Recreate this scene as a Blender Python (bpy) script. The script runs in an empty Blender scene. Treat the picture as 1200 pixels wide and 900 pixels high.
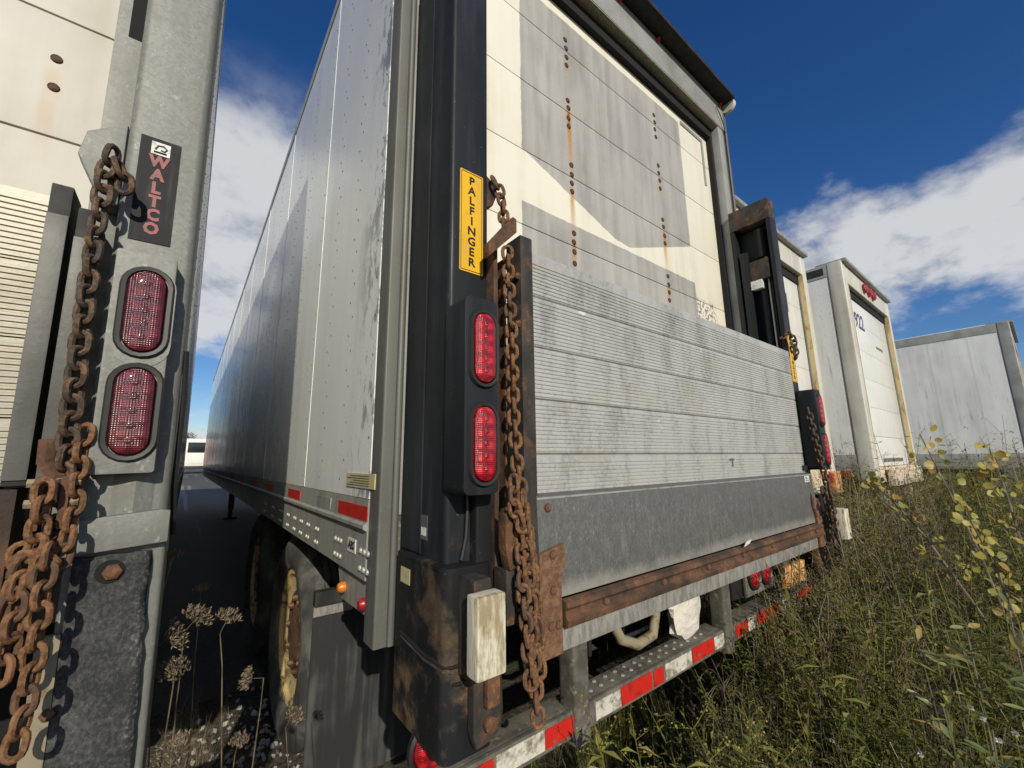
import bpy, bmesh, math, random
import numpy as np
from mathutils import Vector, Matrix, Quaternion, Euler, noise as mnoise
random.seed(7); rng = np.random.default_rng(7)
sc = bpy.context.scene
col = sc.collection
rad = math.radians

# ------------------------------------------------------------------ camera, sky, sun, exposure
CAMH = 1.35; FPX = 483.5
RW = np.array([[0.7898, -0.1015, 0.6048], [-0.6132, -0.1505, 0.7755], [-0.0123, 0.9834, 0.1811]])
_u, _s, _v = np.linalg.svd(RW); RW = _u @ _v
camd = bpy.data.cameras.new('camera'); cam = bpy.data.objects.new('camera', camd); col.objects.link(cam)
cm = Matrix.Identity(4)
for i in range(3):
    cm[i][0] = RW[i, 0]; cm[i][1] = RW[i, 1]; cm[i][2] = -RW[i, 2]
cm[2][3] = CAMH
cam.matrix_world = cm
camd.sensor_width = 36; camd.lens = 36 * FPX / 1200; camd.clip_start = .02; camd.clip_end = 2000
sc.camera = cam
SUN = Vector((.345, 1.0, -.54)).normalized()          # the way the light travels
sl = bpy.data.lights.new('sun', 'SUN'); sl.energy = 4.0; sl.angle = rad(.53); sl.color = (1, .925, .775)
so = bpy.data.objects.new('sun', sl); col.objects.link(so); so.rotation_euler = SUN.to_track_quat('-Z', 'Y').to_euler(); so.location = (-3, -6, 8)
sc.view_settings.view_transform = 'Standard'; sc.view_settings.look = 'None'
sc.view_settings.exposure = 0.0; sc.view_settings.gamma = 1
SKY_STRENGTH = .15
sc.cycles.max_bounces = 6; sc.cycles.diffuse_bounces = 3; sc.cycles.glossy_bounces = 3; sc.cycles.transmission_bounces = 3; sc.cycles.transparent_max_bounces = 4

# ------------------------------------------------------------------ node expression helper
class S:
    def __init__(s, g, k): s.g = g; s.k = k
    def _m(s, op, o=None, o2=None, clamp=False):
        n = s.g.nt.nodes.new('ShaderNodeMath'); n.operation = op; n.use_clamp = clamp
        for i, a in enumerate((s, o, o2)):
            if a is None: continue
            if isinstance(a, S): s.g.nt.links.new(a.k, n.inputs[i])
            else: n.inputs[i].default_value = a
        return S(s.g, n.outputs[0])
    def __add__(s, o): return s._m('ADD', o)
    def __radd__(s, o): return s._m('ADD', o)
    def __sub__(s, o): return s._m('SUBTRACT', o)
    def __rsub__(s, o): return (s * -1) + o
    def __mul__(s, o): return s._m('MULTIPLY', o)
    def __rmul__(s, o): return s._m('MULTIPLY', o)
    def __truediv__(s, o): return s._m('DIVIDE', o)
    def mx(s, o): return s._m('MAXIMUM', o)
    def mn(s, o): return s._m('MINIMUM', o)
    def pw(s, o): return s._m('POWER', o)
    def ab(s): return s._m('ABSOLUTE')
    def md(s, o): return s._m('FLOORED_MODULO', o)
    def fl(s): return s._m('FLOOR')
    def sin(s): return s._m('SINE')
    def cl(s): return s._m('ADD', 0.0, clamp=True)
    def st(s, lo, hi):                                   # smooth step
        n = s.g.nt.nodes.new('ShaderNodeMapRange'); n.interpolation_type = 'SMOOTHSTEP'
        s.g.nt.links.new(s.k, n.inputs['Value']); n.inputs['From Min'].default_value = lo; n.inputs['From Max'].default_value = hi
        return S(s.g, n.outputs[0])
class G:
    def __init__(s, nt, coord='Object', rand=False):
        s.nt = nt
        tc = nt.nodes.new('ShaderNodeTexCoord'); s.vec = tc.outputs[coord]
        if rand:
            oi = nt.nodes.new('ShaderNodeObjectInfo'); m = nt.nodes.new('ShaderNodeMath'); m.operation = 'MULTIPLY'; m.inputs[1].default_value = 37.
            nt.links.new(oi.outputs['Random'], m.inputs[0])
            a = nt.nodes.new('ShaderNodeVectorMath'); a.operation = 'ADD'
            nt.links.new(s.vec, a.inputs[0]); nt.links.new(m.outputs[0], a.inputs[1]); s.vec = a.outputs[0]
            s.orand = S(s, oi.outputs['Random'])
        sp = nt.nodes.new('ShaderNodeSeparateXYZ'); nt.links.new(tc.outputs[coord], sp.inputs[0])
        s.x, s.y, s.z = (S(s, sp.outputs[i]) for i in range(3))
    def combine(s, x, y, z):
        n = s.nt.nodes.new('ShaderNodeCombineXYZ')
        for i, a in enumerate((x, y, z)):
            if isinstance(a, S): s.nt.links.new(a.k, n.inputs[i])
            else: n.inputs[i].default_value = a
        return n.outputs[0]
    def noise(s, scale, stretch=(1, 1, 1), detail=4, rough=.55, off=(0, 0, 0), vec=None, dist=0):
        mp = s.nt.nodes.new('ShaderNodeMapping'); s.nt.links.new(vec or s.vec, mp.inputs[0])
        mp.inputs['Scale'].default_value = [scale * a for a in stretch]; mp.inputs['Location'].default_value = off
        n = s.nt.nodes.new('ShaderNodeTexNoise'); n.inputs['Scale'].default_value = 1; n.inputs['Detail'].default_value = detail
        n.inputs['Roughness'].default_value = rough; n.inputs['Distortion'].default_value = dist
        s.nt.links.new(mp.outputs[0], n.inputs['Vector'])
        return S(s, n.outputs['Fac'])
    def voro(s, scale, stretch=(1, 1, 1), feature='F1', out='Distance', vec=None):
        mp = s.nt.nodes.new('ShaderNodeMapping'); s.nt.links.new(vec or s.vec, mp.inputs[0]); mp.inputs['Scale'].default_value = [scale * a for a in stretch]
        n = s.nt.nodes.new('ShaderNodeTexVoronoi'); n.feature = feature; n.inputs['Scale'].default_value = 1
        s.nt.links.new(mp.outputs[0], n.inputs['Vector'])
        if out == 'Color':
            b = s.nt.nodes.new('ShaderNodeSeparateColor'); s.nt.links.new(n.outputs['Color'], b.inputs[0]); return S(s, b.outputs[0])
        return S(s, n.outputs[out])
    def island(s):
        n = s.nt.nodes.new('ShaderNodeNewGeometry'); return S(s, n.outputs['Random Per Island'])
    def mix(s, a, b, f):
        n = s.nt.nodes.new('ShaderNodeMix'); n.data_type = 'RGBA'; n.clamp_factor = True
        for i, v in ((6, a), (7, b)):
            if isinstance(v, tuple): n.inputs[i].default_value = (*v[:3], 1)
            else: s.nt.links.new(v, n.inputs[i])
        if isinstance(f, S): s.nt.links.new(f.k, n.inputs[0])
        else: n.inputs[0].default_value = f
        return n.outputs[2]
MATS = {}
def mat(name, fn, rand=False):
    m = bpy.data.materials.new(name); m.use_nodes = True; nt = m.node_tree
    b = nt.nodes['Principled BSDF']; g = G(nt, rand=rand); d = fn(g)
    for key, sock in dict(color='Base Color', rough='Roughness', metal='Metallic', coat='Coat Weight', spec='Specular IOR Level', trans='Transmission Weight', sss='Subsurface Weight', alpha='Alpha', emit='Emission Strength').items():
        if key not in d: continue
        v = d[key]
        if isinstance(v, S): nt.links.new(v.k, b.inputs[sock])
        elif isinstance(v, tuple): b.inputs[sock].default_value = (*v[:3], 1)
        elif isinstance(v, (int, float)): b.inputs[sock].default_value = v
        else: nt.links.new(v, b.inputs[sock])
    if 'coatr' in d: b.inputs['Coat Roughness'].default_value = d['coatr']
    if 'bump' in d:
        h, dist = d['bump']; bn = nt.nodes.new('ShaderNodeBump'); bn.inputs['Distance'].default_value = dist; bn.inputs['Strength'].default_value = 1
        nt.links.new(h.k, bn.inputs['Height']); nt.links.new(bn.outputs[0], b.inputs['Normal'])
    if 'translucent' in d:
        tl = nt.nodes.new('ShaderNodeBsdfTranslucent'); mx = nt.nodes.new('ShaderNodeMixShader'); mx.inputs[0].default_value = d['translucent']
        cc = d['color']
        if isinstance(cc, tuple): tl.inputs[0].default_value = (*cc[:3], 1)
        else: nt.links.new(cc, tl.inputs[0])
        nt.links.new(b.outputs[0], mx.inputs[1]); nt.links.new(tl.outputs[0], mx.inputs[2]); nt.links.new(mx.outputs[0], nt.nodes['Material Output'].inputs[0])
    MATS[name] = m
    return m
RUST = (.115, .055, .028); RUSTD = (.040, .024, .015); RUSTO = (.21, .10, .045)
def rusty(g, sc_=18):
    n = g.noise(sc_, detail=6, rough=.65); n2 = g.noise(sc_ * 5, detail=3)
    c = g.mix(RUSTD, RUST, n.st(.32, .55)); return g.mix(c, RUSTO, (n2 * n).st(.26, .42))

# ---- world
w = bpy.data.worlds.new('World'); sc.world = w; w.use_nodes = True
nt = w.node_tree; g = G(nt, 'Generated')
sky = nt.nodes.new('ShaderNodeTexSky'); sky.sky_type = 'NISHITA'; sky.sun_disc = False
sky.sun_elevation = math.asin(-SUN.z); sky.sun_rotation = math.atan2(-SUN.x, -SUN.y); sky.altitude = 200; sky.air_density = 1.0; sky.dust_density = .3; sky.ozone_density = 3.0
zz = g.z.mx(.0) + .34
cvec = g.combine(g.x / zz, g.y / zz, 0.0)
c1 = g.noise(1.05, detail=9, rough=.50, vec=cvec, off=(3.3, 3.3, 0), dist=.12)
c2 = g.noise(5.0, detail=7, rough=.6, vec=cvec, off=(8.1, 4.7, 0))
low = g.z.st(.74, .30)                                   # cloud lies low, the zenith is clear
dens = c1 * .90 + c2 * .10 + low * .17
cov = (dens + (c2 - .5) * .20).st(.59, .705) * low.st(0, .30) * g.z.st(-.02, .0)
shade = (c2 * .75 + c1 * .25 - dens * .55).st(-.03, .14)
ccol = g.mix((2.1, 2.35, 2.75), (4.7, 4.75, 4.75), shade)
hs = nt.nodes.new('ShaderNodeHueSaturation'); hs.inputs['Hue'].default_value = .512; hs.inputs['Saturation'].default_value = 1.30; hs.inputs['Value'].default_value = .64
nt.links.new(sky.outputs[0], hs.inputs['Color'])
mixc = g.mix(hs.outputs[0], ccol, cov * .88)
bg = nt.nodes['Background']; nt.links.new(mixc, bg.inputs[0]); bg.inputs[1].default_value = SKY_STRENGTH

# ------------------------------------------------------------------ measuring: picture direction + a plane of the place -> a point
def _ray(px, py): return RW @ np.array([px - 600., 450. - py, FPX])
def onY(px, py, y): v = _ray(px, py); return Vector(v * (y / v[1])) + Vector((0, 0, CAMH))
def onX(px, py, x): v = _ray(px, py); return Vector(v * (x / v[0])) + Vector((0, 0, CAMH))
def onZ(px, py, z): v = _ray(px, py); return Vector(v * ((z - CAMH) / v[2])) + Vector((0, 0, CAMH))

# ------------------------------------------------------------------ mesh helpers
class MB:
    def __init__(s): s.v = []; s.f = []
    def add(s, vs, fs):
        o = len(s.v); s.v += [tuple(a) for a in vs]; s.f += [tuple(i + o for i in f) for f in fs]; return s
    def box(s, x0, x1, y0, y1, z0, z1):
        x0, x1 = sorted((x0, x1)); y0, y1 = sorted((y0, y1)); z0, z1 = sorted((z0, z1))
        return s.add([(x, y, z) for z in (z0, z1) for y in (y0, y1) for x in (x0, x1)],
                     [(0, 2, 3, 1), (4, 5, 7, 6), (0, 1, 5, 4), (2, 6, 7, 3), (0, 4, 6, 2), (1, 3, 7, 5)])
    def prism(s, prof, axis, a, b):                      # prof: list of 2D points, CCW; extruded along axis
        n = len(prof)
        def P(p, t):
            return {'x': (t, p[0], p[1]), 'y': (p[0], t, p[1]), 'z': (p[0], p[1], t)}[axis]
        vs = [P(p, a) for p in prof] + [P(p, b) for p in prof]
        fs = [tuple(range(n - 1, -1, -1)), tuple(range(n, 2 * n))] + [(i, (i + 1) % n, n + (i + 1) % n, n + i) for i in range(n)]
        if axis == 'y': fs = [tuple(reversed(f)) for f in fs]
        return s.add(vs, fs)
    def rprism(s, x0, x1, y0, y1, z0, z1, r, n=4, axis='z'):
        a = dict(z=(x0, x1, y0, y1, z0, z1), y=(x0, x1, z0, z1, y0, y1), x=(y0, y1, z0, z1, x0, x1))[axis]
        return s.prism(rrect(a[0], a[1], a[2], a[3], r, n), axis, a[4], a[5])
    def tube(s, pts, r, n=6, caps=True):
        pts = [Vector(p) for p in pts]; m = len(pts)
        rs = r if isinstance(r, (list, tuple)) else [r] * m
        t0 = (pts[1] - pts[0]).normalized(); up = Vector((0, 0, 1)) if abs(t0.z) < .9 else Vector((1, 0, 0))
        nrm = t0.cross(up).normalized(); vs = []; pt = t0
        for i, p in enumerate(pts):
            t = ((pts[min(i + 1, m - 1)] - pts[max(i - 1, 0)])).normalized()
            nrm = (nrm - t * nrm.dot(t)).normalized(); bn = t.cross(nrm)
            for k in range(n):
                a = 2 * math.pi * k / n; vs.append(p + (nrm * math.cos(a) + bn * math.sin(a)) * rs[i])
        fs = [(i * n + k, i * n + (k + 1) % n, (i + 1) * n + (k + 1) % n, (i + 1) * n + k) for i in range(m - 1) for k in range(n)]
        if caps: fs += [tuple(range(n - 1, -1, -1)), tuple((m - 1) * n + k for k in range(n))]
        return s.add(vs, fs)
    def lathe(s, prof, c, axis, n=32):                   # prof: (along, radius)
        vs = []; m = len(prof)
        for k in range(n):
            a = 2 * math.pi * k / n; ca, sa = math.cos(a), math.sin(a)
            for h, r in prof:
                vs.append({'x': (c[0] + h, c[1] + r * ca, c[2] + r * sa), 'y': (c[0] + r * ca, c[1] + h, c[2] + r * sa), 'z': (c[0] + r * ca, c[1] + r * sa, c[2] + h)}[axis])
        fs = [(k * m + i, k * m + i + 1, ((k + 1) % n) * m + i + 1, ((k + 1) % n) * m + i) for k in range(n) for i in range(m - 1)]
        return s.add(vs, fs)
    def cyl(s, c, r, h, axis='y', n=12):                 # from c along +axis by h
        return s.lathe([(0, .0001), (0, r), (h, r), (h, .0001)], c, axis, n)
    def bolt(s, c, r, h, axis='y', sign=-1, n=6):        # a domed head standing out of a face
        return s.lathe([(0, r), (sign * h * .6, r * .9), (sign * h, r * .5), (sign * h, .0001)], c, axis, n)
    def mesh(s, name, bevel=0, smooth=False, segs=2, fix=True):
        me = bpy.data.meshes.new(name); me.from_pydata(s.v, [], s.f)
        if fix or bevel:
            bm = bmesh.new(); bm.from_mesh(me)
            bmesh.ops.remove_doubles(bm, verts=bm.verts, dist=1e-5)
            if fix: bmesh.ops.recalc_face_normals(bm, faces=bm.faces)
            if bevel:
                es = [e for e in bm.edges if len(e.link_faces) == 2 and e.calc_face_angle(0) > rad(35)]
                bmesh.ops.bevel(bm, geom=es, offset=bevel, segments=segs, profile=.7, affect='EDGES', clamp_overlap=True)
            bm.to_mesh(me); bm.free()
        if smooth:
            me.shade_smooth()
            try: me.set_sharp_from_angle(angle=rad(38))
            except Exception: pass
        return me
def rrect(x0, x1, y0, y1, r, n=4):
    out = []
    for cx, cy, a0 in ((x1 - r, y0 + r, -90), (x1 - r, y1 - r, 0), (x0 + r, y1 - r, 90), (x0 + r, y0 + r, 180)):
        for k in range(n + 1):
            a = rad(a0 + 90 * k / n); out.append((cx + r * math.cos(a), cy + r * math.sin(a)))
    return out
ORG = {}
def thing(name, loc, label, cat, group=None, rot=None):
    o = bpy.data.objects.new(name, None); col.objects.link(o); o.location = loc; o.empty_display_size = .2
    o['label'] = label; o['category'] = cat
    if group: o['group'] = group
    if rot: o.rotation_euler = rot
    ORG[o.name] = Vector(loc); return o
def part(name, mb, m, parent, bevel=0, smooth=None, kind=None, label=None, segs=2, fix=True):
    org = ORG[parent.name]
    if isinstance(mb, MB):
        mb.v = [(a[0] - org.x, a[1] - org.y, a[2] - org.z) for a in mb.v]
        me = mb.mesh(name, bevel, bool(bevel) if smooth is None else smooth, segs, fix)
    else: me = mb
    if len(me.materials) == 0: me.materials.append(m if not isinstance(m, str) else MATS[m])
    o = bpy.data.objects.new(name, me); col.objects.link(o); o.parent = parent; ORG[o.name] = org
    if kind: o['kind'] = kind
    if label: o['label'] = label
    return o
def inst(name, me, m, parent, loc, rot=(0, 0, 0), scale=(1, 1, 1), label=None):
    org = ORG[parent.name]
    if len(me.materials) == 0: me.materials.append(MATS[m])
    o = bpy.data.objects.new(name, me); col.objects.link(o); o.parent = parent; ORG[o.name] = org
    o.location = Vector(loc) - org; o.scale = scale
    if isinstance(rot, Quaternion): o.rotation_mode = 'QUATERNION'; o.rotation_quaternion = rot
    else: o.rotation_euler = rot
    if label: o['label'] = label
    return o
def single(name, mb, m, label, cat, kind=None, group=None, bevel=0, smooth=False, base=None, fix=True):
    vs = np.array(mb.v); b = Vector(base) if base is not None else Vector((vs[:, 0].mean(), vs[:, 1].mean(), vs[:, 2].min()))
    mb.v = [(a[0] - b.x, a[1] - b.y, a[2] - b.z) for a in mb.v]
    me = mb.mesh(name, bevel, smooth, fix=fix); me.materials.append(MATS[m])
    o = bpy.data.objects.new(name, me); col.objects.link(o); o.location = b
    if label: o['label'] = label
    if cat: o['category'] = cat
    if kind: o['kind'] = kind
    if group: o['group'] = group
    return o
def text_mb(rows, size, bold=.02, ext=.0006, sx=1.0):
    """rows: (text, x, z) centred; a mesh in the X-Z plane that faces -Y"""
    mb = MB()
    for s_, x, z in rows:
        cu = bpy.data.curves.new('t', 'FONT'); cu.body = s_; cu.size = size; cu.align_x = 'CENTER'; cu.align_y = 'CENTER'; cu.extrude = ext; cu.offset = bold * size; cu.resolution_u = 2
        o = bpy.data.objects.new('t', cu); col.objects.link(o)
        dg = bpy.context.evaluated_depsgraph_get(); me = bpy.data.meshes.new_from_object(o.evaluated_get(dg))
        mb.add([(x + v.co.x * sx, -v.co.z, z + v.co.y) for v in me.vertices], [tuple(p.vertices) for p in me.polygons])
        bpy.data.objects.remove(o); bpy.data.curves.remove(cu); bpy.data.meshes.remove(me)
    return mb
def shift(mb, dx=0, dy=0, dz=0): mb.v = [(a[0] + dx, a[1] + dy, a[2] + dz) for a in mb.v]; return mb

# ------------------------------------------------------------------ materials
def m_paintwhite(base, dirt=(.33, .30, .24), amt=.5, rough=.3, wav=.004, coat=.35, metal=0):
    def fn(g):
        n = g.noise(1.3, detail=6, rough=.62); st_ = g.noise(9, (1.6, 1.6, .08), detail=5); f = g.noise(60, detail=2)
        c = g.mix(base, dirt, ((n + st_ * .8) * .55).st(.40, .72) * amt)
        c = g.mix(c, tuple(a * .55 for a in dirt), f.st(.66, .74) * .5 * amt)
        return dict(color=c, rough=n * .25 + (rough - .1), metal=metal, coat=coat, coatr=.08, bump=(g.noise(1.6, (1, 1, .45), detail=2) + f * .006, wav))
    return fn
def fn_side(g):
    d = m_paintwhite((.84, .86, .84), dirt=(.46, .47, .46), amt=.38, rough=.25, wav=.006, coat=.3)(g)
    sc_ = (g.noise(26, (1, 1, .5), detail=6, rough=.7, off=(3, 1, 8)) * .62 + g.noise(2.4, detail=3, off=(5, 5, 2)) * .5).st(.56, .64) * g.y.st(.36, .10)
    d['color'] = g.mix(d['color'], (.20, .205, .20), sc_ * .85); return d
mat('side_white', fn_side)
def fn_dull(g):
    d = m_paintwhite((.83, .84, .81), dirt=(.54, .53, .49), amt=.6, rough=.4, wav=.03, coat=.08)(g)
    d['color'] = g.mix(d['color'], (.28, .27, .24), (g.noise(34, (1, 1, .05), detail=5, off=(2, 3, 1)) * .7 + g.noise(3, detail=4, off=(7, 1, 5)) * .4).st(.62, .74) * .5)
    d['color'] = g.mix(d['color'], (.12, .115, .11), g.noise(18, (1, 1.6, .5), detail=6, rough=.75, off=(1, 1, 8)).st(.71, .74) * .7); return d
mat('side_white_dull', fn_dull)
mat('frame_white', m_paintwhite((.60, .59, .53), dirt=(.30, .26, .19), amt=.8, rough=.45, coat=.05))
mat('paint_white', m_paintwhite((.78, .77, .72), dirt=(.5, .45, .36), amt=.3, rough=.35))
def fn_rustwhite(g):
    n = g.noise(14, detail=6, rough=.65); st_ = g.noise(22, (1, 1, .15), detail=4)
    c = g.mix((.62, .58, .48), (.55, .26, .07), (n * .6 + st_ * .5).st(.5, .68)); c = g.mix(c, RUST, n.st(.58, .66))
    return dict(color=c, rough=.7, bump=(n, .002))
mat('rusty_cream', fn_rustwhite)
def fn_orangepeel(g):
    n = g.noise(20, detail=6, rough=.7); n2 = g.noise(34, detail=3)
    c = g.mix((.50, .20, .03), (.62, .5, .3), n.st(.48, .58)); c = g.mix(c, (.45, .03, .015), n2.st(.6, .66)); c = g.mix(c, RUST, n.st(.62, .7))
    return dict(color=c, rough=.75, bump=(n, .003))
mat('edge_rust', lambda g: dict(color=g.mix((.55, .44, .22), (.34, .17, .05), g.noise(9, (1, 1, .4), detail=5, rough=.7).st(.5, .68)), rough=.7))
mat('orange_peeling', fn_orangepeel)
# doors: coordinates of the trailer root are subtracted, so X0/Z0 bring them back
def door_fn(X0, decal, cols, joints, k=1.0, base=(.76, .73, .62)):
    def fn(g):
        x = g.x + X0; z = g.z
        n = g.noise(2.2, detail=6, rough=.62); st_ = g.noise(10, (1.4, 1, .1), detail=5); fine = g.noise(70, detail=3)
        c = g.mix(base, tuple(a * f_ for a, f_ in zip(base, (.74, .70, .60))), (n * .5 + st_ * .5).st(.44, .72) * .6)
        if decal:
            edge = (g.noise(25, detail=3) - .5) * .012
            xx = x + edge; zc = z + edge
            zt = lambda v: CAMH + (v - CAMH) * k
            L = ((xx - 1.016 * k) * -.36 + zt(2.685)).mx((xx - 1.70 * k) * .34 + zt(2.435)).mx((xx - 1.66 * k) * -.1 + zt(2.462))
            inx = xx.st(1.013 * k, 1.017 * k) * xx.st(2.40 * k, 2.396 * k)
            up = (zc - L).st(-.002, .002) * zc.st(zt(3.585), zt(3.58)) * inx
            lo = zc.st(zt(2.432), zt(2.428)) * xx.st(1.006 * k, 1.01 * k) * xx.st(2.414 * k, 2.41 * k)
            m_ = up.mx(lo)
            gl = g.mix((.40, .39, .36), (.29, .285, .27), (n * .45 + st_ * .6).st(.42, .66))
            gl = g.mix(gl, (.47, .46, .43), g.noise(5, (3, 1, .3), detail=4, off=(5, 0, 0)).st(.55, .75) * .7)
            gl = g.mix(gl, (.5, .48, .43), fine.st(.62, .72) * .35); gl = g.mix(gl, (.22, .215, .20), g.noise(3.1, (2.4, 1, .5), detail=5, off=(1, 7, 2)).st(.56, .74) * .6)
            c = g.mix(c, gl, m_ * .97)
            pl = g.noise(42, detail=3, off=(2, 2, 2)).st(.50, .55) * x.st(2.45, 2.5) * x.st(2.76, 2.7) * z.st(2.38, 2.35) * z.st(2.2, 2.24)
            c = g.mix(c, (.27, .255, .23), pl)
        rs = None
        for ci, cx in enumerate(cols):
            for zj, ln, am in (joints[ci] if isinstance(joints[0], list) else joints):
                dx = (x - cx + (g.noise(16, (0, 0, 1), detail=2) - .5) * .012).ab()
                d = dx.st(.026, .003) * z.st(zj - ln, zj - .04) * z.st(zj + .02, zj - .03) * am
                rs = d if rs is None else rs.mx(d)
        if rs is not None:
            c = g.mix(c, (.50, .22, .035), (rs * (st_ * .9 + .6)).cl() * .95); c = g.mix(c, (.10, .05, .02), rs.pw(5.) * fine.st(.35, .6) * .8)
        pits = g.voro(9).st(.035, .02) * g.noise(3, off=(9, 1, 1)).st(.55, .62)
        c = g.mix(c, (.14, .10, .06), pits * .7)
        return dict(color=c, rough=n * .2 + .4, coat=.1, bump=(g.noise(3, detail=2) + fine * .02, .003))
    return fn
def fn_alu(base=(.42, .42, .40), dirt=(.20, .19, .16), metal=.45, rough=.42, sp=0):
    def fn(g):
        n = g.noise(4, detail=6, rough=.65); st_ = g.noise(24, (1, 1, .06), detail=4); f = g.noise(90, detail=2)
        c = g.mix(base, dirt, (n * .5 + st_ * .5).st(.42, .68) * .8)
        c = g.mix(c, tuple(min(1, a * 1.35) for a in base), f.st(.62, .72) * .5)
        if sp: c = g.mix(c, tuple(a * .72 for a in base), g.voro(sp, out='Color').st(.3, .9) * .6); c = g.mix(c, tuple(a * 1.7 for a in base), (g.noise(55, (1, 1, .6), detail=5, rough=.75, off=(2, 9, 4))).st(.60, .68) * .7)
        return dict(color=c, rough=n * .25 + (rough - .1), metal=metal, bump=(f * .3 + n, .0012))
    return fn
mat('aluminium', fn_alu((.46, .46, .44)))
mat('aluminium_rail', fn_alu((.36, .36, .33), dirt=(.20, .19, .16), metal=.3, rough=.5))
mat('galvanised', fn_alu((.215, .22, .20), dirt=(.14, .14, .122), metal=.12, rough=.55, sp=160))
mat('post_grey', fn_alu((.13, .13, .118), dirt=(.085, .083, .072), metal=.1, rough=.5))
mat('dull_steel', fn_alu((.095, .095, .088), dirt=(.05, .048, .042), metal=.1, rough=.5))
def fn_header(g):
    n = g.noise(3, detail=6, rough=.6); f = g.noise(90, detail=4, rough=.7)
    c = g.mix((.34, .35, .34), (.24, .24, .22), n.st(.4, .65)); c = g.mix(c, (.42, .40, .33), f.st(.55, .7) * .5)
    return dict(color=c, rough=.55, metal=.2, bump=(f, .001))
mat('header_grey', fn_header)
def fn_soffit(g):
    f = g.noise(120, detail=4, rough=.7); n = g.noise(7, detail=4)
    c = g.mix((.42, .38, .29), (.20, .17, .12), f.st(.42, .6)); c = g.mix(c, (.5, .46, .36), n.st(.55, .7) * .5)
    return dict(color=c, rough=.8, bump=(f, .002))
mat('dusty_soffit', fn_soffit)
def fn_plank(g):
    n = g.noise(3.5, detail=6, rough=.65); pat = g.noise(75, (1.0, 1, .9), detail=5, rough=.75); f = g.noise(140, (1, 1, 1), detail=2); bd = g.noise(11, (1, .3, .22), detail=3, rough=.6, off=(4, 4, 4))
    c = g.mix((.55, .545, .515), (.33, .327, .305), (pat * .55 + bd * .55).st(.50, .74)); c = g.mix(c, (.42, .385, .29), n.st(.5, .68) * .35)
    c = g.mix(c, (.80, .80, .76), g.noise(13, detail=4, off=(7, 3, 0)).st(.715, .74)); c = g.mix(c, (.2, .19, .16), f.st(.66, .74) * .5)
    return dict(color=c, rough=pat * .25 + .33, metal=.42, bump=(pat + f * .3, .0008))
mat('plank_aluminium', fn_plank, rand=True)
def fn_kick(g):
    n = g.noise(2.4, detail=5, rough=.6); st_ = g.noise(44, (1, 1, .5), detail=7, rough=.8); f = g.noise(190, (1, 1, .6), detail=3, rough=.7)
    edge = (g.z - 1.02).ab()
    low = g.z.st(1.10, 1.0); c = g.mix((.108, .110, .108), (.165, .165, .156), (st_ * .5 + f * .5).st(.42, .62))
    c = g.mix(c, (.33, .32, .29), (low * .55 + n * .55 + st_ * .3).st(.74, 1.06) * .8)
    c = g.mix(c, (.34, .33, .31), (f * .6 + st_ * .4).st(.58, .66) * .55)
    scr = g.noise(110, (1, 1, .02), detail=2, rough=.4, off=(3, 5, 1)).st(.66, .70)
    c = g.mix(c, (.30, .29, .27), scr * .18)
    c = g.mix(c, (.34, .32, .27), n.st(.64, .78) * .25)
    return dict(color=c, rough=st_ * .3 + .4, metal=.25, bump=(f + st_, .0006))
mat('kick_plate', fn_kick)
def fn_strip(g):
    st_ = g.noise(60, (1, 1, .3), detail=5, rough=.7); n = g.noise(12, detail=5)
    c = g.mix((.36, .35, .32), (.22, .215, .2), st_.st(.4, .62)); c = g.mix(c, (.13, .12, .11), n.st(.6, .72))
    return dict(color=c, rough=.5, metal=.3, bump=(st_, .0006))
mat('worn_strip', fn_strip)
def fn_black(rust=.5, base=(.014, .016, .019), rough=.32, more=0.):
    def fn(g):
        n = g.noise(7, detail=7, rough=.68); st_ = g.noise(16, (1, 1, .12), detail=4); f = g.noise(70, detail=3)
        c = g.mix(base, tuple(a * 1.9 for a in base), st_.st(.45, .7))
        c = g.mix(c, (.085, .062, .04), (n * .75 + g.z.st(1.55, .85) * .22 + more).st(.56, .66) * rust)
        c = g.mix(c, (.20, .125, .065), (n * .8 + g.z.st(1.3, .8) * .2 + more).st(.62, .70) * rust)
        c = g.mix(c, (.12, .115, .10), f.st(.69, .73) * .5)
        return dict(color=c, rough=n * .4 + (rough - .02), spec=.22, coat=.04, coatr=.2, bump=(n + f * .1, .0012))
    return fn
mat('rusted_black', lambda g: dict(color=g.mix(g.mix((.022, .020, .018), (.05, .04, .032), g.noise(22, (1, 1, .4), detail=5).st(.4, .65)), rusty(g, 16), g.noise(9, detail=6, rough=.7).st(.50, .62)), rough=.75, bump=(g.noise(50, detail=5, rough=.7), .002)))
mat('black_paint', fn_black(.55)); mat('black_foot', fn_black(.95, (.012, .013, .015), .4, .012)); mat('black_clean', fn_black(.12))
def fn_dark(g):
    n = g.noise(20, detail=5)
    return dict(color=g.mix((.012, .012, .012), (.035, .032, .028), n.st(.4, .7)), rough=.7, bump=(n, .001))
mat('dark_steel', fn_dark)
mat('rust', lambda g: dict(color=rusty(g), rough=.85, bump=(g.noise(60, detail=5, rough=.7), .003)))
mat('rust_dark', lambda g: dict(color=g.mix(rusty(g, 11), (.03, .022, .016), g.noise(6, (.6, 1, 1), detail=4, off=(4, 1, 1)).st(.45, .62) * .85), rough=.8, bump=(g.noise(40, detail=5, rough=.7), .004)))
mat('rust_plate', lambda g: dict(color=g.mix((.12, .058, .030), (.21, .115, .065), g.noise(55, detail=5, rough=.75).st(.4, .62)), rough=.9, bump=(g.noise(110, detail=4, rough=.7), .0025)))
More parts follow.
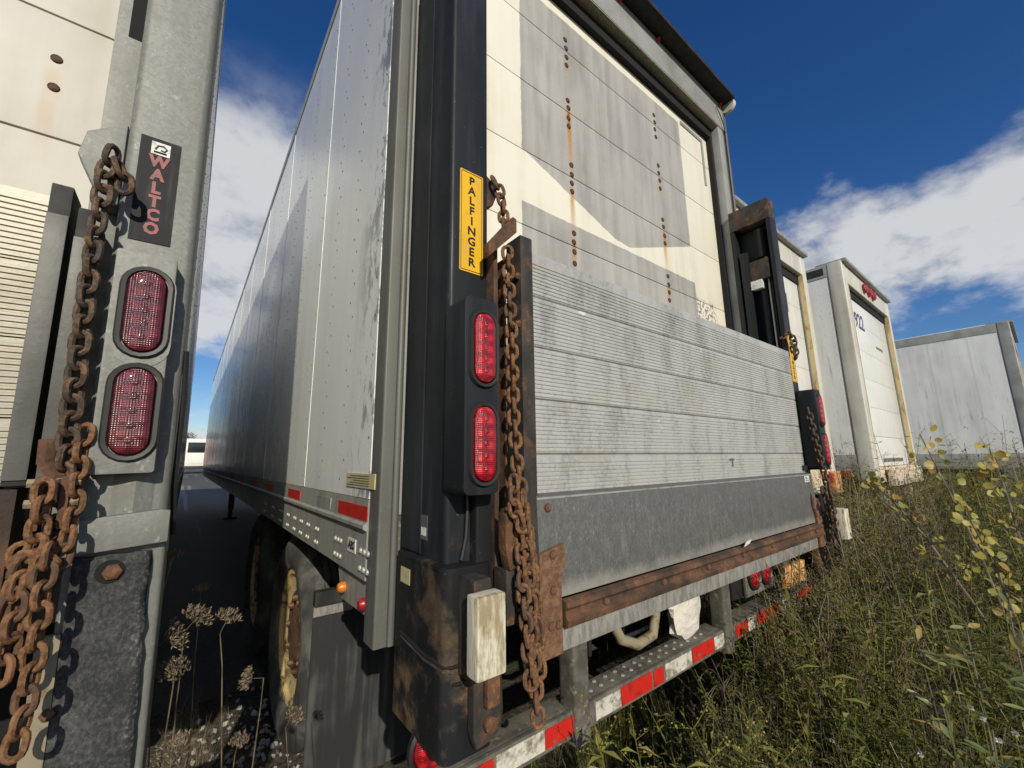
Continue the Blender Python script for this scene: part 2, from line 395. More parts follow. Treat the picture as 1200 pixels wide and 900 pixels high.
mat('chain_rust', lambda g: dict(color=g.mix(g.mix((.10, .045, .018), (.235, .115, .052), g.noise(90, detail=5, rough=.7).st(.36, .62)), (.055, .04, .03), g.orand.st(.35, .9) * .55), rough=.85, bump=(g.noise(260, detail=4, rough=.7), .0012)), rand=True)
mat('chain_grey', lambda g: dict(color=g.mix(g.mix((.055, .038, .026), (.20, .115, .06), g.noise(80, detail=5, rough=.7).st(.42, .66)), (.05, .045, .04), g.orand.st(.3, .9) * .5), rough=.7, metal=.2, bump=(g.noise(260, detail=4, rough=.7), .001)), rand=True)
mat('rubber', lambda g: dict(color=g.mix((.045, .045, .044), (.15, .145, .13), (g.noise(5, detail=6, rough=.7)).st(.42, .68)), rough=.8, bump=(g.noise(90, detail=4), .001)))
def fn_rubplate(g):
    f = g.noise(150, (1, 1, .7), detail=5, rough=.8); n = g.noise(9, detail=6, rough=.7); e = g.x.st(-.035, -.004)
    c = g.mix((.030, .032, .033), (.085, .086, .084), (f * .6 + n * .4).st(.42, .6)); c = g.mix(c, (.22, .215, .20), (f * .7 + n * .3 + e * .10).st(.57, .68) * .7)
    return dict(color=c, rough=.8, spec=.25, bump=(f + n, .0015))
mat('rubber_plate', fn_rubplate)
mat('bezel', lambda g: dict(color=(.018, .018, .018), rough=.5))
mat('dark_void', lambda g: dict(color=(.006, .006, .006), rough=.9))
def fn_lens(c0, c1):
    def fn(g):
        cz = (g.z.md(.0285) - .01425).ab(); cx = (g.x.md(.0285) - .01425).ab(); led = (cz * cz + cx * cx).pw(.5)
        pr = (g.z * 1500).sin() * .5 + (g.x * 1500).sin() * .5; n = g.noise(45, detail=4)
        c = g.mix(c0, c1, led.st(.012, .002) * .75 + n.st(.35, .7) * .35); c = g.mix(c, tuple(a * .35 for a in c0), led.st(.0125, .0150) * .3)
        c = g.mix(c, (.30, .24, .2), g.noise(130, detail=4, rough=.7).st(.60, .75) * .3)
        return dict(color=c, rough=n * .25 + .12, coat=.5, coatr=.06, bump=(pr * .35 + led.st(.013, .004), .0012))
    return fn
mat('lens_red', fn_lens((.20, .003, .008), (.62, .014, .026))); mat('lens_dusty', fn_lens((.075, .006, .012), (.17, .018, .030)))
mat('lens_marker', lambda g: dict(color=(.35, .012, .015), rough=.3, coat=.4)); mat('lens_amber', lambda g: dict(color=(.60, .17, .01), rough=.3, coat=.4))
mat('tape_red', lambda g: dict(color=g.mix(g.mix((.52, .022, .015), (.30, .02, .015), g.noise(30, detail=4).st(.5, .7)), (.16, .12, .09), g.noise(22, detail=7, rough=.75, off=(5, 5, 5)).st(.57, .65)), rough=.35, bump=(g.voro(300), .0004)))
mat('tape_white', lambda g: dict(color=g.mix((.60, .58, .50), (.20, .18, .13), g.noise(20, detail=7, rough=.75).st(.45, .63)), rough=.4, bump=(g.noise(60), .001)))
mat('yellow_label', lambda g: dict(color=g.mix(g.mix((.76, .44, .010), (.66, .38, .03), g.noise(20, (1, 1, .3), detail=5).st(.4, .7)), (.22, .15, .05), g.noise(55, detail=6, rough=.75).st(.60, .72) * .55), rough=.45))
mat('print_black', lambda g: dict(color=(.015, .014, .012), rough=.5)); mat('print_blue', lambda g: dict(color=(.035, .05, .14), rough=.5)); mat('print_grey', lambda g: dict(color=(.10, .10, .10), rough=.6))
mat('print_red', lambda g: dict(color=g.mix((.26, .03, .035), (.14, .035, .035), g.noise(60, detail=4).st(.45, .65)), rough=.5))
mat('decal_black', lambda g: dict(color=g.mix((.014, .015, .018), (.04, .04, .04), g.noise(50, (1, 1, .15), detail=4).st(.5, .7)), rough=.6, spec=.2))
mat('label_pale', lambda g: dict(color=g.mix((.55, .48, .20), (.42, .40, .30), g.noise(90, detail=3).st(.45, .6)), rough=.5)); mat('label_white', lambda g: dict(color=g.mix((.65, .65, .62), (.4, .4, .38), g.noise(70, detail=3).st(.5, .65)), rough=.5))
mat('label_faint', lambda g: dict(color=(.10, .10, .105), rough=.5))
def fn_block(g):
    st_ = g.noise(40, (1, 1, .18), detail=6, rough=.72); n = g.noise(18, detail=4); front = g.y.st(-.190, -.196)
    c = g.mix((.66, .62, .49), (.30, .235, .13), (st_ * .7 + n * .4).st(.50, .66) * (front * .9 + .06)); c = g.mix(c, (.12, .09, .05), st_.st(.64, .72) * front * .8)
    return dict(color=c, rough=.75, bump=(st_, .005))
mat('buffer_white', fn_block)
mat('rim_cream', lambda g: dict(color=g.mix((.60, .46, .22), RUST, g.noise(12, detail=6, rough=.7).st(.50, .62)), rough=.6, bump=(g.noise(30), .002)))
mat('rim_dark', lambda g: dict(color=g.mix((.12, .12, .12), (.05, .045, .04), g.noise(12, detail=5).st(.4, .6)), rough=.6))
mat('flap', lambda g: dict(color=g.mix((.026, .027, .029), (.085, .085, .081), (g.noise(26, (1, 1, .07), detail=5) * .6 + g.noise(4, detail=5) * .4).st(.47, .66)), rough=.7, spec=.25, bump=(g.noise(30), .001)))
mat('tan_pipe', lambda g: dict(color=g.mix((.26, .22, .145), (.11, .065, .035), g.noise(24, detail=5).st(.5, .66)), rough=.75))
mat('bumper_steel', lambda g: dict(color=g.mix(g.mix(g.mix((.145, .135, .11), (.065, .06, .048), g.noise(8, detail=6, rough=.65).st(.40, .62)), (.28, .26, .20), g.noise(50, detail=4).st(.58, .7) * .6), RUST, g.noise(6, detail=6, rough=.7, off=(4, 2, 1)).st(.60, .70) * .7), rough=.75, bump=(g.noise(60, detail=4), .001)))
mat('cloth_white', lambda g: dict(color=(.62, .59, .52), rough=.9, bump=(g.noise(18, detail=4), .02)))
mat('glass_dark', lambda g: dict(color=(.02, .025, .03), rough=.08, spec=.6))

# ------------------------------------------------------------------ ground
def gz(x, y):
    t = min(max((y - 9) / 33, 0), 1); return .60 * t * t * (3 - 2 * t)
def fn_ground(g):
    n = g.noise(.7, detail=8, rough=.65); f = g.noise(22, detail=6, rough=.75); v = g.voro(34)
    c = g.mix((.055, .045, .030), (.12, .105, .08), (n * .5 + f * .5).st(.4, .62)); c = g.mix(c, (.30, .29, .26), (v.st(.32, .16) * f.st(.45, .6)) * g.x.st(1.2, .6) * .9)
    c = g.mix(c, (.035, .045, .018), g.noise(2.5, detail=5, off=(3, 3, 3)).st(.45, .62) * g.x.st(.6, 1.2))
    c = g.mix(c, (.30, .29, .27), g.noise(1.5, detail=5, off=(6, 3, 3)).st(.5, .6) * g.x.st(3.0, 3.6))
    return dict(color=c, rough=.95, bump=(f + v * .6, .02))
mat('ground', fn_ground)
def fn_asphalt(g):
    f = g.noise(60, detail=5, rough=.75); n = g.noise(.5, (1, .12, 1), detail=5); t = (g.noise(3.2, (1, .02, 1), detail=3)).st(.60, .66)
    c = g.mix((.055, .055, .055), (.11, .108, .10), (f * .5 + n * .5).st(.4, .62)); c = g.mix(c, (.26, .25, .23), t * .85); c = g.mix(c, (.30, .29, .27), (g.voro(26).st(.2, .12) * f.st(.5, .62)) * .6)
    return dict(color=c, rough=.85, bump=(f, .006))
mat('asphalt', fn_asphalt)
def sheet(name, xs, ys, dz, m, bump=0):
    mb = MB(); nx = len(xs)
    for y in ys:
        for x in xs: mb.v.append((x, y, gz(x, y) + dz + (bump * (mnoise.noise(Vector((x * .8, y * .8, 0)))) if bump else 0)))
    mb.f = [(j * nx + i, j * nx + i + 1, (j + 1) * nx + i + 1, (j + 1) * nx + i) for j in range(len(ys) - 1) for i in range(nx - 1)]
    me = mb.mesh(name, fix=False); me.materials.append(MATS[m]); me.shade_smooth()
    o = bpy.data.objects.new(name, me); col.objects.link(o); o['kind'] = 'structure'; return o
lx = [-600, -200, -60, -20, -8] + list(np.arange(-4, 16.1, .5)) + [24, 60, 200, 600]
ly = [-400, -100, -20] + list(np.arange(-6, 8.1, .5)) + list(np.arange(9, 45, 2)) + [60, 120, 300, 900]
sheet('ground', lx, ly, 0, 'ground', .0)
sheet('asphalt_lot', [-60, -20, -6, 0, 2, 6, 12, 40], list(np.arange(3.2, 45, 1.6)) + [60, 90], .006, 'asphalt')

# ------------------------------------------------------------------ shared small meshes
def bolt_mesh(r, h, n=8):
    return MB().lathe([(0, r), (-h * .6, r * .92), (-h, r * .55), (-h, .0001)], (0, 0, 0), 'y', n).mesh('bolt', smooth=True)
BOLT_S = bolt_mesh(.0145, .005, 12); BOLT_S.materials.append(mat('bolt_dark', lambda g: dict(color=g.mix((.03, .022, .016), (.09, .045, .02), g.noise(60).st(.4, .6)), rough=.8)))
NUT = bolt_mesh(.016, .026, 6); NUT.materials.append(MATS['rust_dark'])
BOLT_R = bolt_mesh(.012, .008, 6); BOLT_R.materials.append(MATS['rust'])
BOLT_L = bolt_mesh(.0085, .006, 8); BOLT_L.materials.append(mat('bolt_light', lambda g: dict(color=(.40, .40, .37), rough=.5, metal=.2)))
def link_mesh(name, pitch, r, wd, n=7, seg=6, m='chain_rust'):
    L = pitch / 2 + r; pts = []; hw = wd / 2 - r; sl_ = max(L - hw, .001) - r * .0
    sl_ = pitch / 2 + r - hw
    for k in range(seg + 1):
        a = math.pi * k / seg; pts.append((hw * math.cos(a), 0, sl_ + hw * math.sin(a)))
    for k in range(seg + 1):
        a = math.pi + math.pi * k / seg; pts.append((hw * math.cos(a), 0, -sl_ + hw * math.sin(a)))
    pts = [Vector(p) for p in pts]; N = len(pts); mb = MB()
    for i in range(N):
        t = (pts[(i + 1) % N] - pts[i - 1]).normalized(); nr = t.cross(Vector((0, 1, 0))).normalized()
        for k in range(n):
            a = 2 * math.pi * k / n; mb.v.append(pts[i] + (nr * math.cos(a) + Vector((0, 1, 0)) * math.sin(a)) * r)
    mb.f = [(i * n + k, i * n + (k + 1) % n, ((i + 1) % N) * n + (k + 1) % n, ((i + 1) % N) * n + k) for i in range(N) for k in range(n)]
    me = mb.mesh(name, smooth=True); me.materials.append(MATS[m]); return me
LINK = link_mesh('chain_link', .029, .0052, .036); LINKG = link_mesh('chain_link', .031, .0056, .038, m='chain_grey')
def chain(root, pts, me, pitch, twist=.7, jit=.06):
    pts = [Vector(p) for p in pts]; ds = [0]
    for a, b in zip(pts, pts[1:]): ds.append(ds[-1] + (b - a).length)
    n = int(ds[-1] / pitch)
    def at(d):
        for i in range(len(pts) - 1):
            if d <= ds[i + 1] or i == len(pts) - 2:
                return pts[i].lerp(pts[i + 1], (d - ds[i]) / max(ds[i + 1] - ds[i], 1e-6))
    for i in range(n):
        p = at((i + .5) * pitch); t = (at((i + .8) * pitch) - at((i + .2) * pitch)).normalized()
        q = t.to_track_quat('Z', 'Y'); q = q @ Quaternion((0, 0, 1), twist + (math.pi / 2) * (i % 2) + random.uniform(-jit, jit) * 3)
        q = q @ Quaternion((1, 0, 0), random.uniform(-jit, jit))
        inst('chain_link', me, None, root, p, q)

# ------------------------------------------------------------------ trailers
def box_panels(root, x, s, y0, y1, z0, z1, first, pitch, m, n=14, zr=True, rr=.0042):
    """sheet panels of one side with raised seam strips; s = -1 left side, +1 right side"""
    ys = [y0]; y = first
    while y < y1 - .3: ys.append(y); y += pitch
    ys.append(y1)
    riv = MB()
    for a, b in zip(ys, ys[1:]):
        part('side_panel', MB().box(x, x - s * .02, a + .004, b - .004, z0, z1), m, root)
        if a > y0: part('seam_strip', MB().box(x + s * .0013, x - s * .01, a - .018, a + .018, z0 + .002, z1 - .002), m, root)
        if a < 9:
            nz = 20 if a < 5 else 10
            for fr in (.0, 1 / 3, 2 / 3, .985):
                for dy in ((.028,) if fr in (0.0, .985) else (-.018, .018)):
                    yy = a + fr * (b - a) + dy
                    if yy > b - .01: continue
                    for k in range(nz):
                        riv.bolt((x + s * .0002, yy, z0 + .05 + (z1 - z0 - .1) * (k + (.5 if dy < 0 else 0)) / nz), rr, rr * .55, 'x', s, 5)
    if a < 12:
        yy = y0
        while yy < 8:
            riv.bolt((x + s * .0002, yy + .02, z0 + .012), .0042, .0024, 'x', s, 5); yy += .045
    part('rivets', riv, 'post_grey' if rr < .005 else m, root, kind='stuff', fix=False)
def wheel(root, y, xo, s, r=.49, rim='rim_cream', wdt=.27):
    """dual wheel seen from outside; xo = outer face, s = direction outwards"""
    t = MB(); pr = [(-.055, .30), (-.02, .315), (.0, .36), (.0, .42), (-.02, r - .03), (-.045, r)]
    for k in range(1, 5):
        u = -.045 - (wdt - .09) * k / 5
        pr += [(u + .006, r), (u + .004, r - .012), (u - .004, r - .012), (u - .006, r)]
    pr += [(-wdt + .045, r), (-wdt, r - .06), (-wdt, .32)]
    t.lathe([(s * h, q) for h, q in pr], (xo, y, r), 'x', 48)
    ty = part('tyre', t, 'rubber', root, smooth=True)
    rm = MB().lathe([(s * h, q) for h, q in [(-.05, .318), (-.030, .308), (-.030, .286), (-.048, .272), (-.058, .20)]], (xo, y, r), 'x', 40)
    ro = part('rim', rm, rim, root, smooth=True)
    part('wheel_disc', MB().lathe([(s * h, q) for h, q in [(-.059, .1995), (-.075, .14), (-.05, .125), (-.045, .09), (-.045, .001)]], (xo, y, r), 'x', 40), 'rust_dark' if rim == 'rim_cream' else rim, ro, smooth=True)
    if rim == 'rim_cream' and s < 0 and y < 4.5:
        for k in range(10):
            a = 2 * math.pi * k / 10; inst('wheel_nut', NUT, None, ro, (xo - s * .064, y + .165 * math.cos(a), r + .165 * math.sin(a)), (0, 0, -math.pi / 2))
def axle_set(root, ys, xl, xr, rims='rim_cream'):
    for y in ys:
        wheel(root, y, xl, -1, rim=rims); wheel(root, y, xr, 1, rim='rim_dark')
        part('axle', MB().cyl((xl + .1, y, .49), .065, xr - xl - .2, 'x', 12), 'dark_steel', root)
    part('bogie_frame', MB().box(xl + .62, xl + .72, ys[0] - .9, ys[-1] + .7, .78, 1.0).box(xr - .72, xr - .62, ys[0] - .9, ys[-1] + .7, .78, 1.0).box(xl + .62, xr - .62, ys[0] - .8, ys[0] - .7, .8, .95).box(xl + .62, xr - .62, ys[-1] + .55, ys[-1] + .65, .8, .95), 'dark_steel', root)
def landing_gear(root, xc, y):
    for sx in (-.75, .75):
        part('landing_leg', MB().box(xc + sx - .06, xc + sx + .06, y - .06, y + .06, .25, 1.05).box(xc + sx - .045, xc + sx + .045, y - .045, y + .045, .06, .25).box(xc + sx - .14, xc + sx + .14, y - .14, y + .14, .012, .06), 'dark_steel', root, bevel=.006)
    part('landing_brace', MB().tube([(xc - .75, y, .75), (xc + .75, y, .75)], .03, 8), 'dark_steel', root)
def shell(root, x0, x1, y0, y1, ztop, zfl=1.24, roof='header_grey'):
    part('body_shell', MB().box(x0 + .021, x1 - .021, y0, y1 - .01, zfl - .04, ztop - .015), 'frame_white', root)
    part('roof', MB().box(x0 + .004, x1 - .004, y0, y1, ztop - .012, ztop + .012), 'paint_white', root, bevel=.008)
    part('front_wall', MB().box(x0, x1, y1 + .001, y1 + .03, zfl - .2, ztop), 'side_white_dull', root, bevel=.01)
    part('floor_beams', MB().box(x0 + .08, x1 - .08, y0 - .02, y1, zfl - .16, zfl - .045), 'dark_steel', root)

# ================= main trailer
XL, XR, YR, ZT = .432, 3.032, 1.155, 4.022
tr = thing('semi_trailer', (1.732, YR, 0), 'white box trailer with cream rear door showing grey ghosted decal shapes and rust streaks', 'trailer')
k_ = 1.25 / 1.21
dz_ = lambda v: CAMH + (v - CAMH) * k_
jz = [dz_(v) for v in (3.40, 3.04, 2.68, 2.32)]
mat('door_main', door_fn(1.732, True, (1.32 * k_, 2.10 * k_), [[(jz[1] + .02, .50, 1.0), (jz[2] - .05, .40, .75), (jz[3] + .03, .16, 1.0), (jz[0] - .05, .16, .35)], [(jz[1] - .02, .20, .5), (jz[2] + .01, .34, .9), (jz[3] + .01, .12, .8)]], k_))
shell(tr, XL, XR, 1.30, 16.4, ZT)
box_panels(tr, XL, -1, 1.235, 16.38, 1.243, ZT - .075, 2.10, 1.262, 'side_white')
box_panels(tr, XR, 1, 1.235, 16.38, 1.243, ZT - .075, 2.10, 1.262, 'side_white_dull')
for x, s in ((XL, -1), (XR, 1)):
    part('top_rail', MB().box(x + s * .006, x - s * .03, 1.235, 16.39, ZT - .074, ZT - .001), 'aluminium_rail', tr, bevel=.006)
    rail = part('bottom_rail', MB().prism([(x + s * .001, 1.241), (x + s * .006, 1.176), (x + s * .014, 1.170), (x + s * .014, 1.160), (x + s * .002, 1.152), (x + s * .002, 1.020), (x - s * .03, 1.018), (x - s * .03, 1.241)], 'y', 1.236, 16.39), 'aluminium_rail', tr)
    if s < 0:
        for g0, n_ in ((1.215, 3), (1.475, 3), (1.78, 2), (1.93, 2), (2.06, 2), (2.2, 2), (2.36, 2), (2.55, 3), (2.8, 3), (3.1, 3)):
            for i in range(n_):
                for z in (1.047, 1.095): inst('bolt', BOLT_L, None, rail, (x - .002, g0 + i * .032, z), (0, 0, -math.pi / 2))
        for a, b, m in ((1.232, 1.52, 'tape_red'), (2.13, 2.41, 'tape_red'), (2.89, 3.18, 'tape_red'), (3.6, 3.9, 'tape_red'), (4.5, 4.8, 'tape_red'), (5.6, 5.9, 'tape_red'), (1.62, 1.83, 'aluminium')):
            part('reflective_tape', MB().box(x - .0062 if m == 'tape_red' else x - .006, x - .003, a, b, 1.181, 1.222), m, rail)
        part('abs_plate', MB().box(x - .0045, x - .001, 1.325, 1.40, 1.078, 1.118), 'label_white', rail)
        t = text_mb([('ABS', 0, 0)], .034, .02); t.v = [(x - .0052 + v[1], 1.3625 - v[0], 1.098 + v[2]) for v in t.v]; part('lettering', t, 'print_black', rail)
        part('data_plate', MB().box(x - .0035, x + .001, 1.19, 1.455, 1.272, 1.315), 'label_pale', tr)
        prn = MB()
        for r_ in range(5): prn.box(x - .0042, x - .003, 1.235, 1.445 - .03 * (r_ % 3), 1.278 + r_ * .007, 1.2805 + r_ * .007)
        part('data_plate_print', prn, 'print_grey', tr)
part('light_bracket', MB().prism([(1.19, 1.016), (1.545, 1.016), (1.49, .915), (1.19, .925)], 'x', XL + .012, XL + .02), 'aluminium_rail', tr)
for y, z, m in ((1.46, .955, 'lens_amber'), (1.255, .955, 'lens_marker')):
    part('marker_lamp', MB().lathe([(0, .017), (-.012, .017), (-.022, .011), (-.024, .001)], (XL + .012, y, z), 'x', 14), m, tr, smooth=True)
# rear frame
for sgn, xe in ((1, XL), (-1, XR)):
    a, b = sorted((xe, xe + sgn * .052)); post = part('rear_post', MB().rprism(a, b, YR, 1.234, .868, ZT - .002, .006), 'post_grey', tr, smooth=True)
    a, b = sorted((xe + sgn * .0525, xe + sgn * .135)); part('door_jamb', MB().box(a, b, YR + .010, 1.30, 1.20, 3.803), 'header_grey', tr, bevel=.004)
    part('post_ridge', MB().rprism(*sorted((xe + sgn * .034, xe + sgn * .054)), YR - .012, YR - .0005, .87, ZT - .22, .009), 'post_grey', tr, smooth=True)
    part('door_seal', MB().box(*sorted((xe + sgn * .1355, xe + sgn * .165)), 1.215, 1.30, 1.22, 3.80), 'dark_void', tr)
part('header', MB().box(XL + .001, XR - .001, YR + .003, 1.214, 3.805, ZT - .003), 'header_grey', tr, bevel=.004)
part('header_soffit', MB().box(XL + .05, XR - .05, YR + .006, 1.2135, 3.799, 3.8045), 'dusty_soffit', tr)
part('header_seal', MB().box(XL + .1, XR - .1, 1.2145, 1.30, 3.72, 3.86), 'dark_void', tr)
part('roof_lip', MB().prism([(1.062, ZT + .002), (1.058, ZT + .018), (1.10, ZT + .03), (1.30, ZT + .032), (1.30, ZT + .013), (1.16, ZT + .001)], 'x', XL + .03, XR - .03), 'dark_steel', tr)
for xe, sg in ((XL, 1), (XR, -1)):
    part('lip_end', MB().lathe([(0, .001), (0, .05), (.022, .058), (.03, .05), (.03, .001)], (xe + (.0 if sg > 0 else -.03), YR - .03, ZT - .018), 'x', 20), 'frame_white', tr, smooth=True)
for x in (1.08, 1.732, 2.12, 2.94):
    part('marker_lamp', MB().lathe([(0, .014), (-.016, .014), (-.024, .008), (-.025, .001)], (x, YR + .002, ZT - .028), 'y', 12), 'lens_marker', tr, smooth=True)
part('header_wire', MB().tube([(2.88, YR - .004, 3.955), (2.90, YR - .012, 3.90), (2.95, YR - .012, 3.83), (2.985, YR - .006, 3.76)], .004, 5), 'print_black', tr)
zs = [1.235] + sorted(jz) + [3.80]
extra = [zs[1] - .372 * i for i in (1, 2)]; zs = [1.235] + sorted(extra) + sorted(jz) + [3.80]
for a, b in zip(zs, zs[1:]):
    part('door_panel', MB().box(XL + .166, XR - .166, 1.25, 1.285, a + .0022, b - .0022), 'door_main', tr, bevel=.002)
part('door_backing', MB().box(XL + .14, XR - .14, 1.286, 1.299, 1.22, 3.8), 'dark_void', tr)
for cx in (1.32 * k_, 2.10 * k_):
    for z in jz:
        for dz in (-.085, -.033, .02, .07): inst('door_bolt', BOLT_S, None, tr, (cx + random.uniform(-.004, .004), 1.2495, z + dz + random.uniform(-.006, .006)))
part('door_track_trim', MB().box(2.50, 2.80, 1.244, 1.2495, 3.655, 3.68).box(2.775, 2.80, 1.244, 1.2495, 3.30, 3.654), 'header_grey', tr)
part('rear_sill', MB().box(XL + .05, XR - .05, 1.16, 1.30, 1.05, 1.199), 'bumper_steel', tr, bevel=.004)
for a_ in ((.62, .78, 1.31, 3.6, .72, 1.08), (2.68, 2.84, 1.31, 3.6, .72, 1.08), (.8, 2.66, 1.55, 1.7, .75, 1.05)): part('frame_beam', MB().box(*a_), 'dark_void', tr)
# underrun bumper with tape, posts and lamps
bm = part('underrun_bumper', MB().box(.50, 2.96, .93, .945, .590, .657).box(.50, 2.96, .9455, 1.015, .646, .657).box(.50, 2.96, .9455, 1.0, .590, .600), 'bumper_steel', tr, bevel=.004)
holes = MB()
for i in range(14):
    for yy in (.965, .992): holes.bolt((1.04 + i * .05, yy + random.uniform(-.004, .004), .6575), .008, .004, 'z', 1, 6)
part('tread_studs', holes, 'aluminium', bm, kind='stuff')
xt = .655
for i, (a, b, m) in enumerate(((.52, .655, 'tape_red'), (.662, .818, 'tape_white'), (.82, .935, 'tape_red'), (1.02, 1.135, 'tape_white'), (1.138, 1.30, 'tape_red'), (1.31, 1.37, 'tape_red'), (1.38, 1.55, 'tape_white'), (1.56, 1.72, 'tape_red'), (1.722, 1.80, 'tape_white'), (1.91, 2.02, 'tape_red'), (2.022, 2.10, 'tape_white'), (2.12, 2.36, 'tape_red'), (2.40, 2.58, 'tape_white'), (2.60, 2.86, 'tape_red'))):
    part('reflective_tape', MB().box(a, b, .9272, .9296, .600 + .002 * math.sin(i), .648 + .002 * math.sin(i * 2)), m, bm)
for x in (.955, 1.835, 2.50):
    part('bumper_post', MB().rprism(x - .030, x + .032, .915, .985, .57, 1.05, .012), 'bumper_steel', tr, smooth=True)
    part('bumper_post', MB().box(x - .05, x + .05, .98, 1.2, .90, 1.04), 'dark_steel', tr)
for x, z in ((.52, .70), (.625, .74), (2.17, .80), (2.30, .80)):
    y = .99 if x < 1 else .95
    rg = part('round_lamp', MB().lathe([(0, .062), (-.012, .062), (-.016, .055), (-.010, .05), (0, .05)], (x, y, z), 'y', 24), 'bezel', tr, smooth=True)
    part('lens', MB().lathe([(0, .05), (-.012, .047), (-.018, .03), (-.02, .001)], (x, y, z), 'y', 24), 'lens_red', rg, smooth=True)
part('lamp_plate', MB().box(.50, .68, 1.0, 1.012, .60, .86), 'bumper_steel', tr, bevel=.003)
part('lamp_plate', MB().box(2.09, 2.39, .951, .963, .715, .90), 'bumper_steel', tr, bevel=.003)
part('number_frame', MB().box(1.98, 2.08, .965, .98, .72, .90), 'bezel', tr, bevel=.004)
part('peeling_plate', MB().box(2.42, 2.70, .905, .925, .70, .80), 'orange_peeling', tr, bevel=.004)
part('bent_guard_pipe', MB().tube([(1.20, 1.06, .97), (1.19, 1.0, .82), (1.22, .985, .75), (1.30, .98, .715), (1.40, .985, .72), (1.45, 1.0, .78), (1.44, 1.05, .97)], .018, 10), 'tan_pipe', tr, smooth=True)
part('torsion_tube', MB().cyl((1.0, 1.10, .90), .05, 1.7, 'x', 16), 'rust_dark', tr, smooth=True)
part('cylinder_body', MB().lathe([(0, .001), (0, .05), (.02, .065), (.3, .065), (.34, .03), (.34, .001)], (1.42, 1.02, .87), 'x', 18), 'tan_pipe', tr, smooth=True)
for x_ in (1.16, 1.19): part('hydraulic_hose', MB().tube([(x_, 1.14, 1.0), (x_ + .005, 1.105, .85), (x_ + .02, 1.12, .66)], .009, 6), 'bezel', tr, smooth=True)
bag = MB(); 
for j in range(9):
    for i in range(16):
        a = 2 * math.pi * i / 16; t = j / 8; rr = (.085 + .012 * math.sin(5 * a + j)) * (1 - .25 * abs(t - .45)) * (.4 if j in (0, 8) else 1)
        bag.v.append((1.62 + rr * math.cos(a) * 1.15, .985 + rr * .4 * math.sin(a), .658 + t * .25))
bag.f = [(j * 16 + i, j * 16 + (i + 1) % 16, (j + 1) * 16 + (i + 1) % 16, (j + 1) * 16 + i) for j in range(8) for i in range(16)] + [tuple(range(15, -1, -1)), tuple(8 * 16 + i for i in range(16))]
single('cloth_bundle', bag, 'cloth_white', 'crumpled off-white cloth bundle on the bumper deck under the tail lift', 'bundle', smooth=True)
axle_set(tr, (2.52, 3.80), .478, XR - .046)
landing_gear(tr, 1.732, 12.6)
for x0, x1 in ((.468, 1.07), (2.39, 2.99)):
    part('mud_flap', MB().box(x0, x1, 1.92, 1.928, .10, .80), 'flap', tr, bevel=.002)
    part('mud_flap_bar', MB().box(x0 - .002, x1, 1.913, 1.9195, .737, .775), 'worn_strip', tr)
    part('mud_flap_hanger', MB().box(x0, x1 + .02, 1.905, 1.94, .776, .832), 'dark_steel', tr)

# ================= main tail lift
tl = thing('tail_lift', (1.732, .95, 0), 'black tail lift with raised ridged aluminium platform on the trailer rear', 'tail lift', 'tail lifts')
colL = part('lift_column', MB().rprism(.4945, .620, .895, 1.1525, 1.10, 3.06, .013, 5), 'black_paint', tl, smooth=True)
part('column_flange', MB().box(.4905, .4945, 1.02, 1.135, 1.12, 3.0), 'black_paint', tl)
# right column: a channel that opens inwards
ch = MB().box(2.955, 2.965, .90, 1.15, .95, 3.04).box(2.862, 2.9549, .90, .925, .95, 3.04).box(2.862, 2.9549, 1.125, 1.15, .95, 3.04)
colR = part('lift_column', ch, 'black_paint', tl, bevel=.005)
part('column_cap', MB().box(2.858, 2.956, .899, 1.151, 2.90, 3.045), 'rusted_black', colR, bevel=.004)
part('column_liner', MB().box(2.94, 2.9545, .93, 1.12, .96, 2.89), 'black_foot', colR)
part('lift_cylinder', MB().cyl((2.915, 1.0, 1.0), .022, 1.55, 'z', 14), 'black_clean', colR, smooth=True)
part('lift_cylinder_head', MB().cyl((2.91, .985, 2.66), .033, .2, 'z', 16), 'dark_void', colR, smooth=True)
part('cylinder_rod', MB().cyl((2.905, .965, 1.5), .006, 1.18, 'z', 8), 'aluminium', colR, smooth=True)
part('pipe_run', MB().tube([(2.90, .945, 1.4), (2.902, .947, 2.3), (2.91, .95, 2.62)], .005, 6), 'black_clean', colR)
part('inner_guide', MB().box(2.863, 2.885, 1.06, 1.11, .97, 2.72), 'black_clean', colR, bevel=.003)
part('rust_bracket', MB().box(2.866, 2.93, .94, 1.06, 2.50, 2.64), 'rusted_black', colR, bevel=.01)
part('grease_tag', MB().box(2.86, 2.90, .99, 1.06, 2.44, 2.50), 'label_white', colR, bevel=.004)
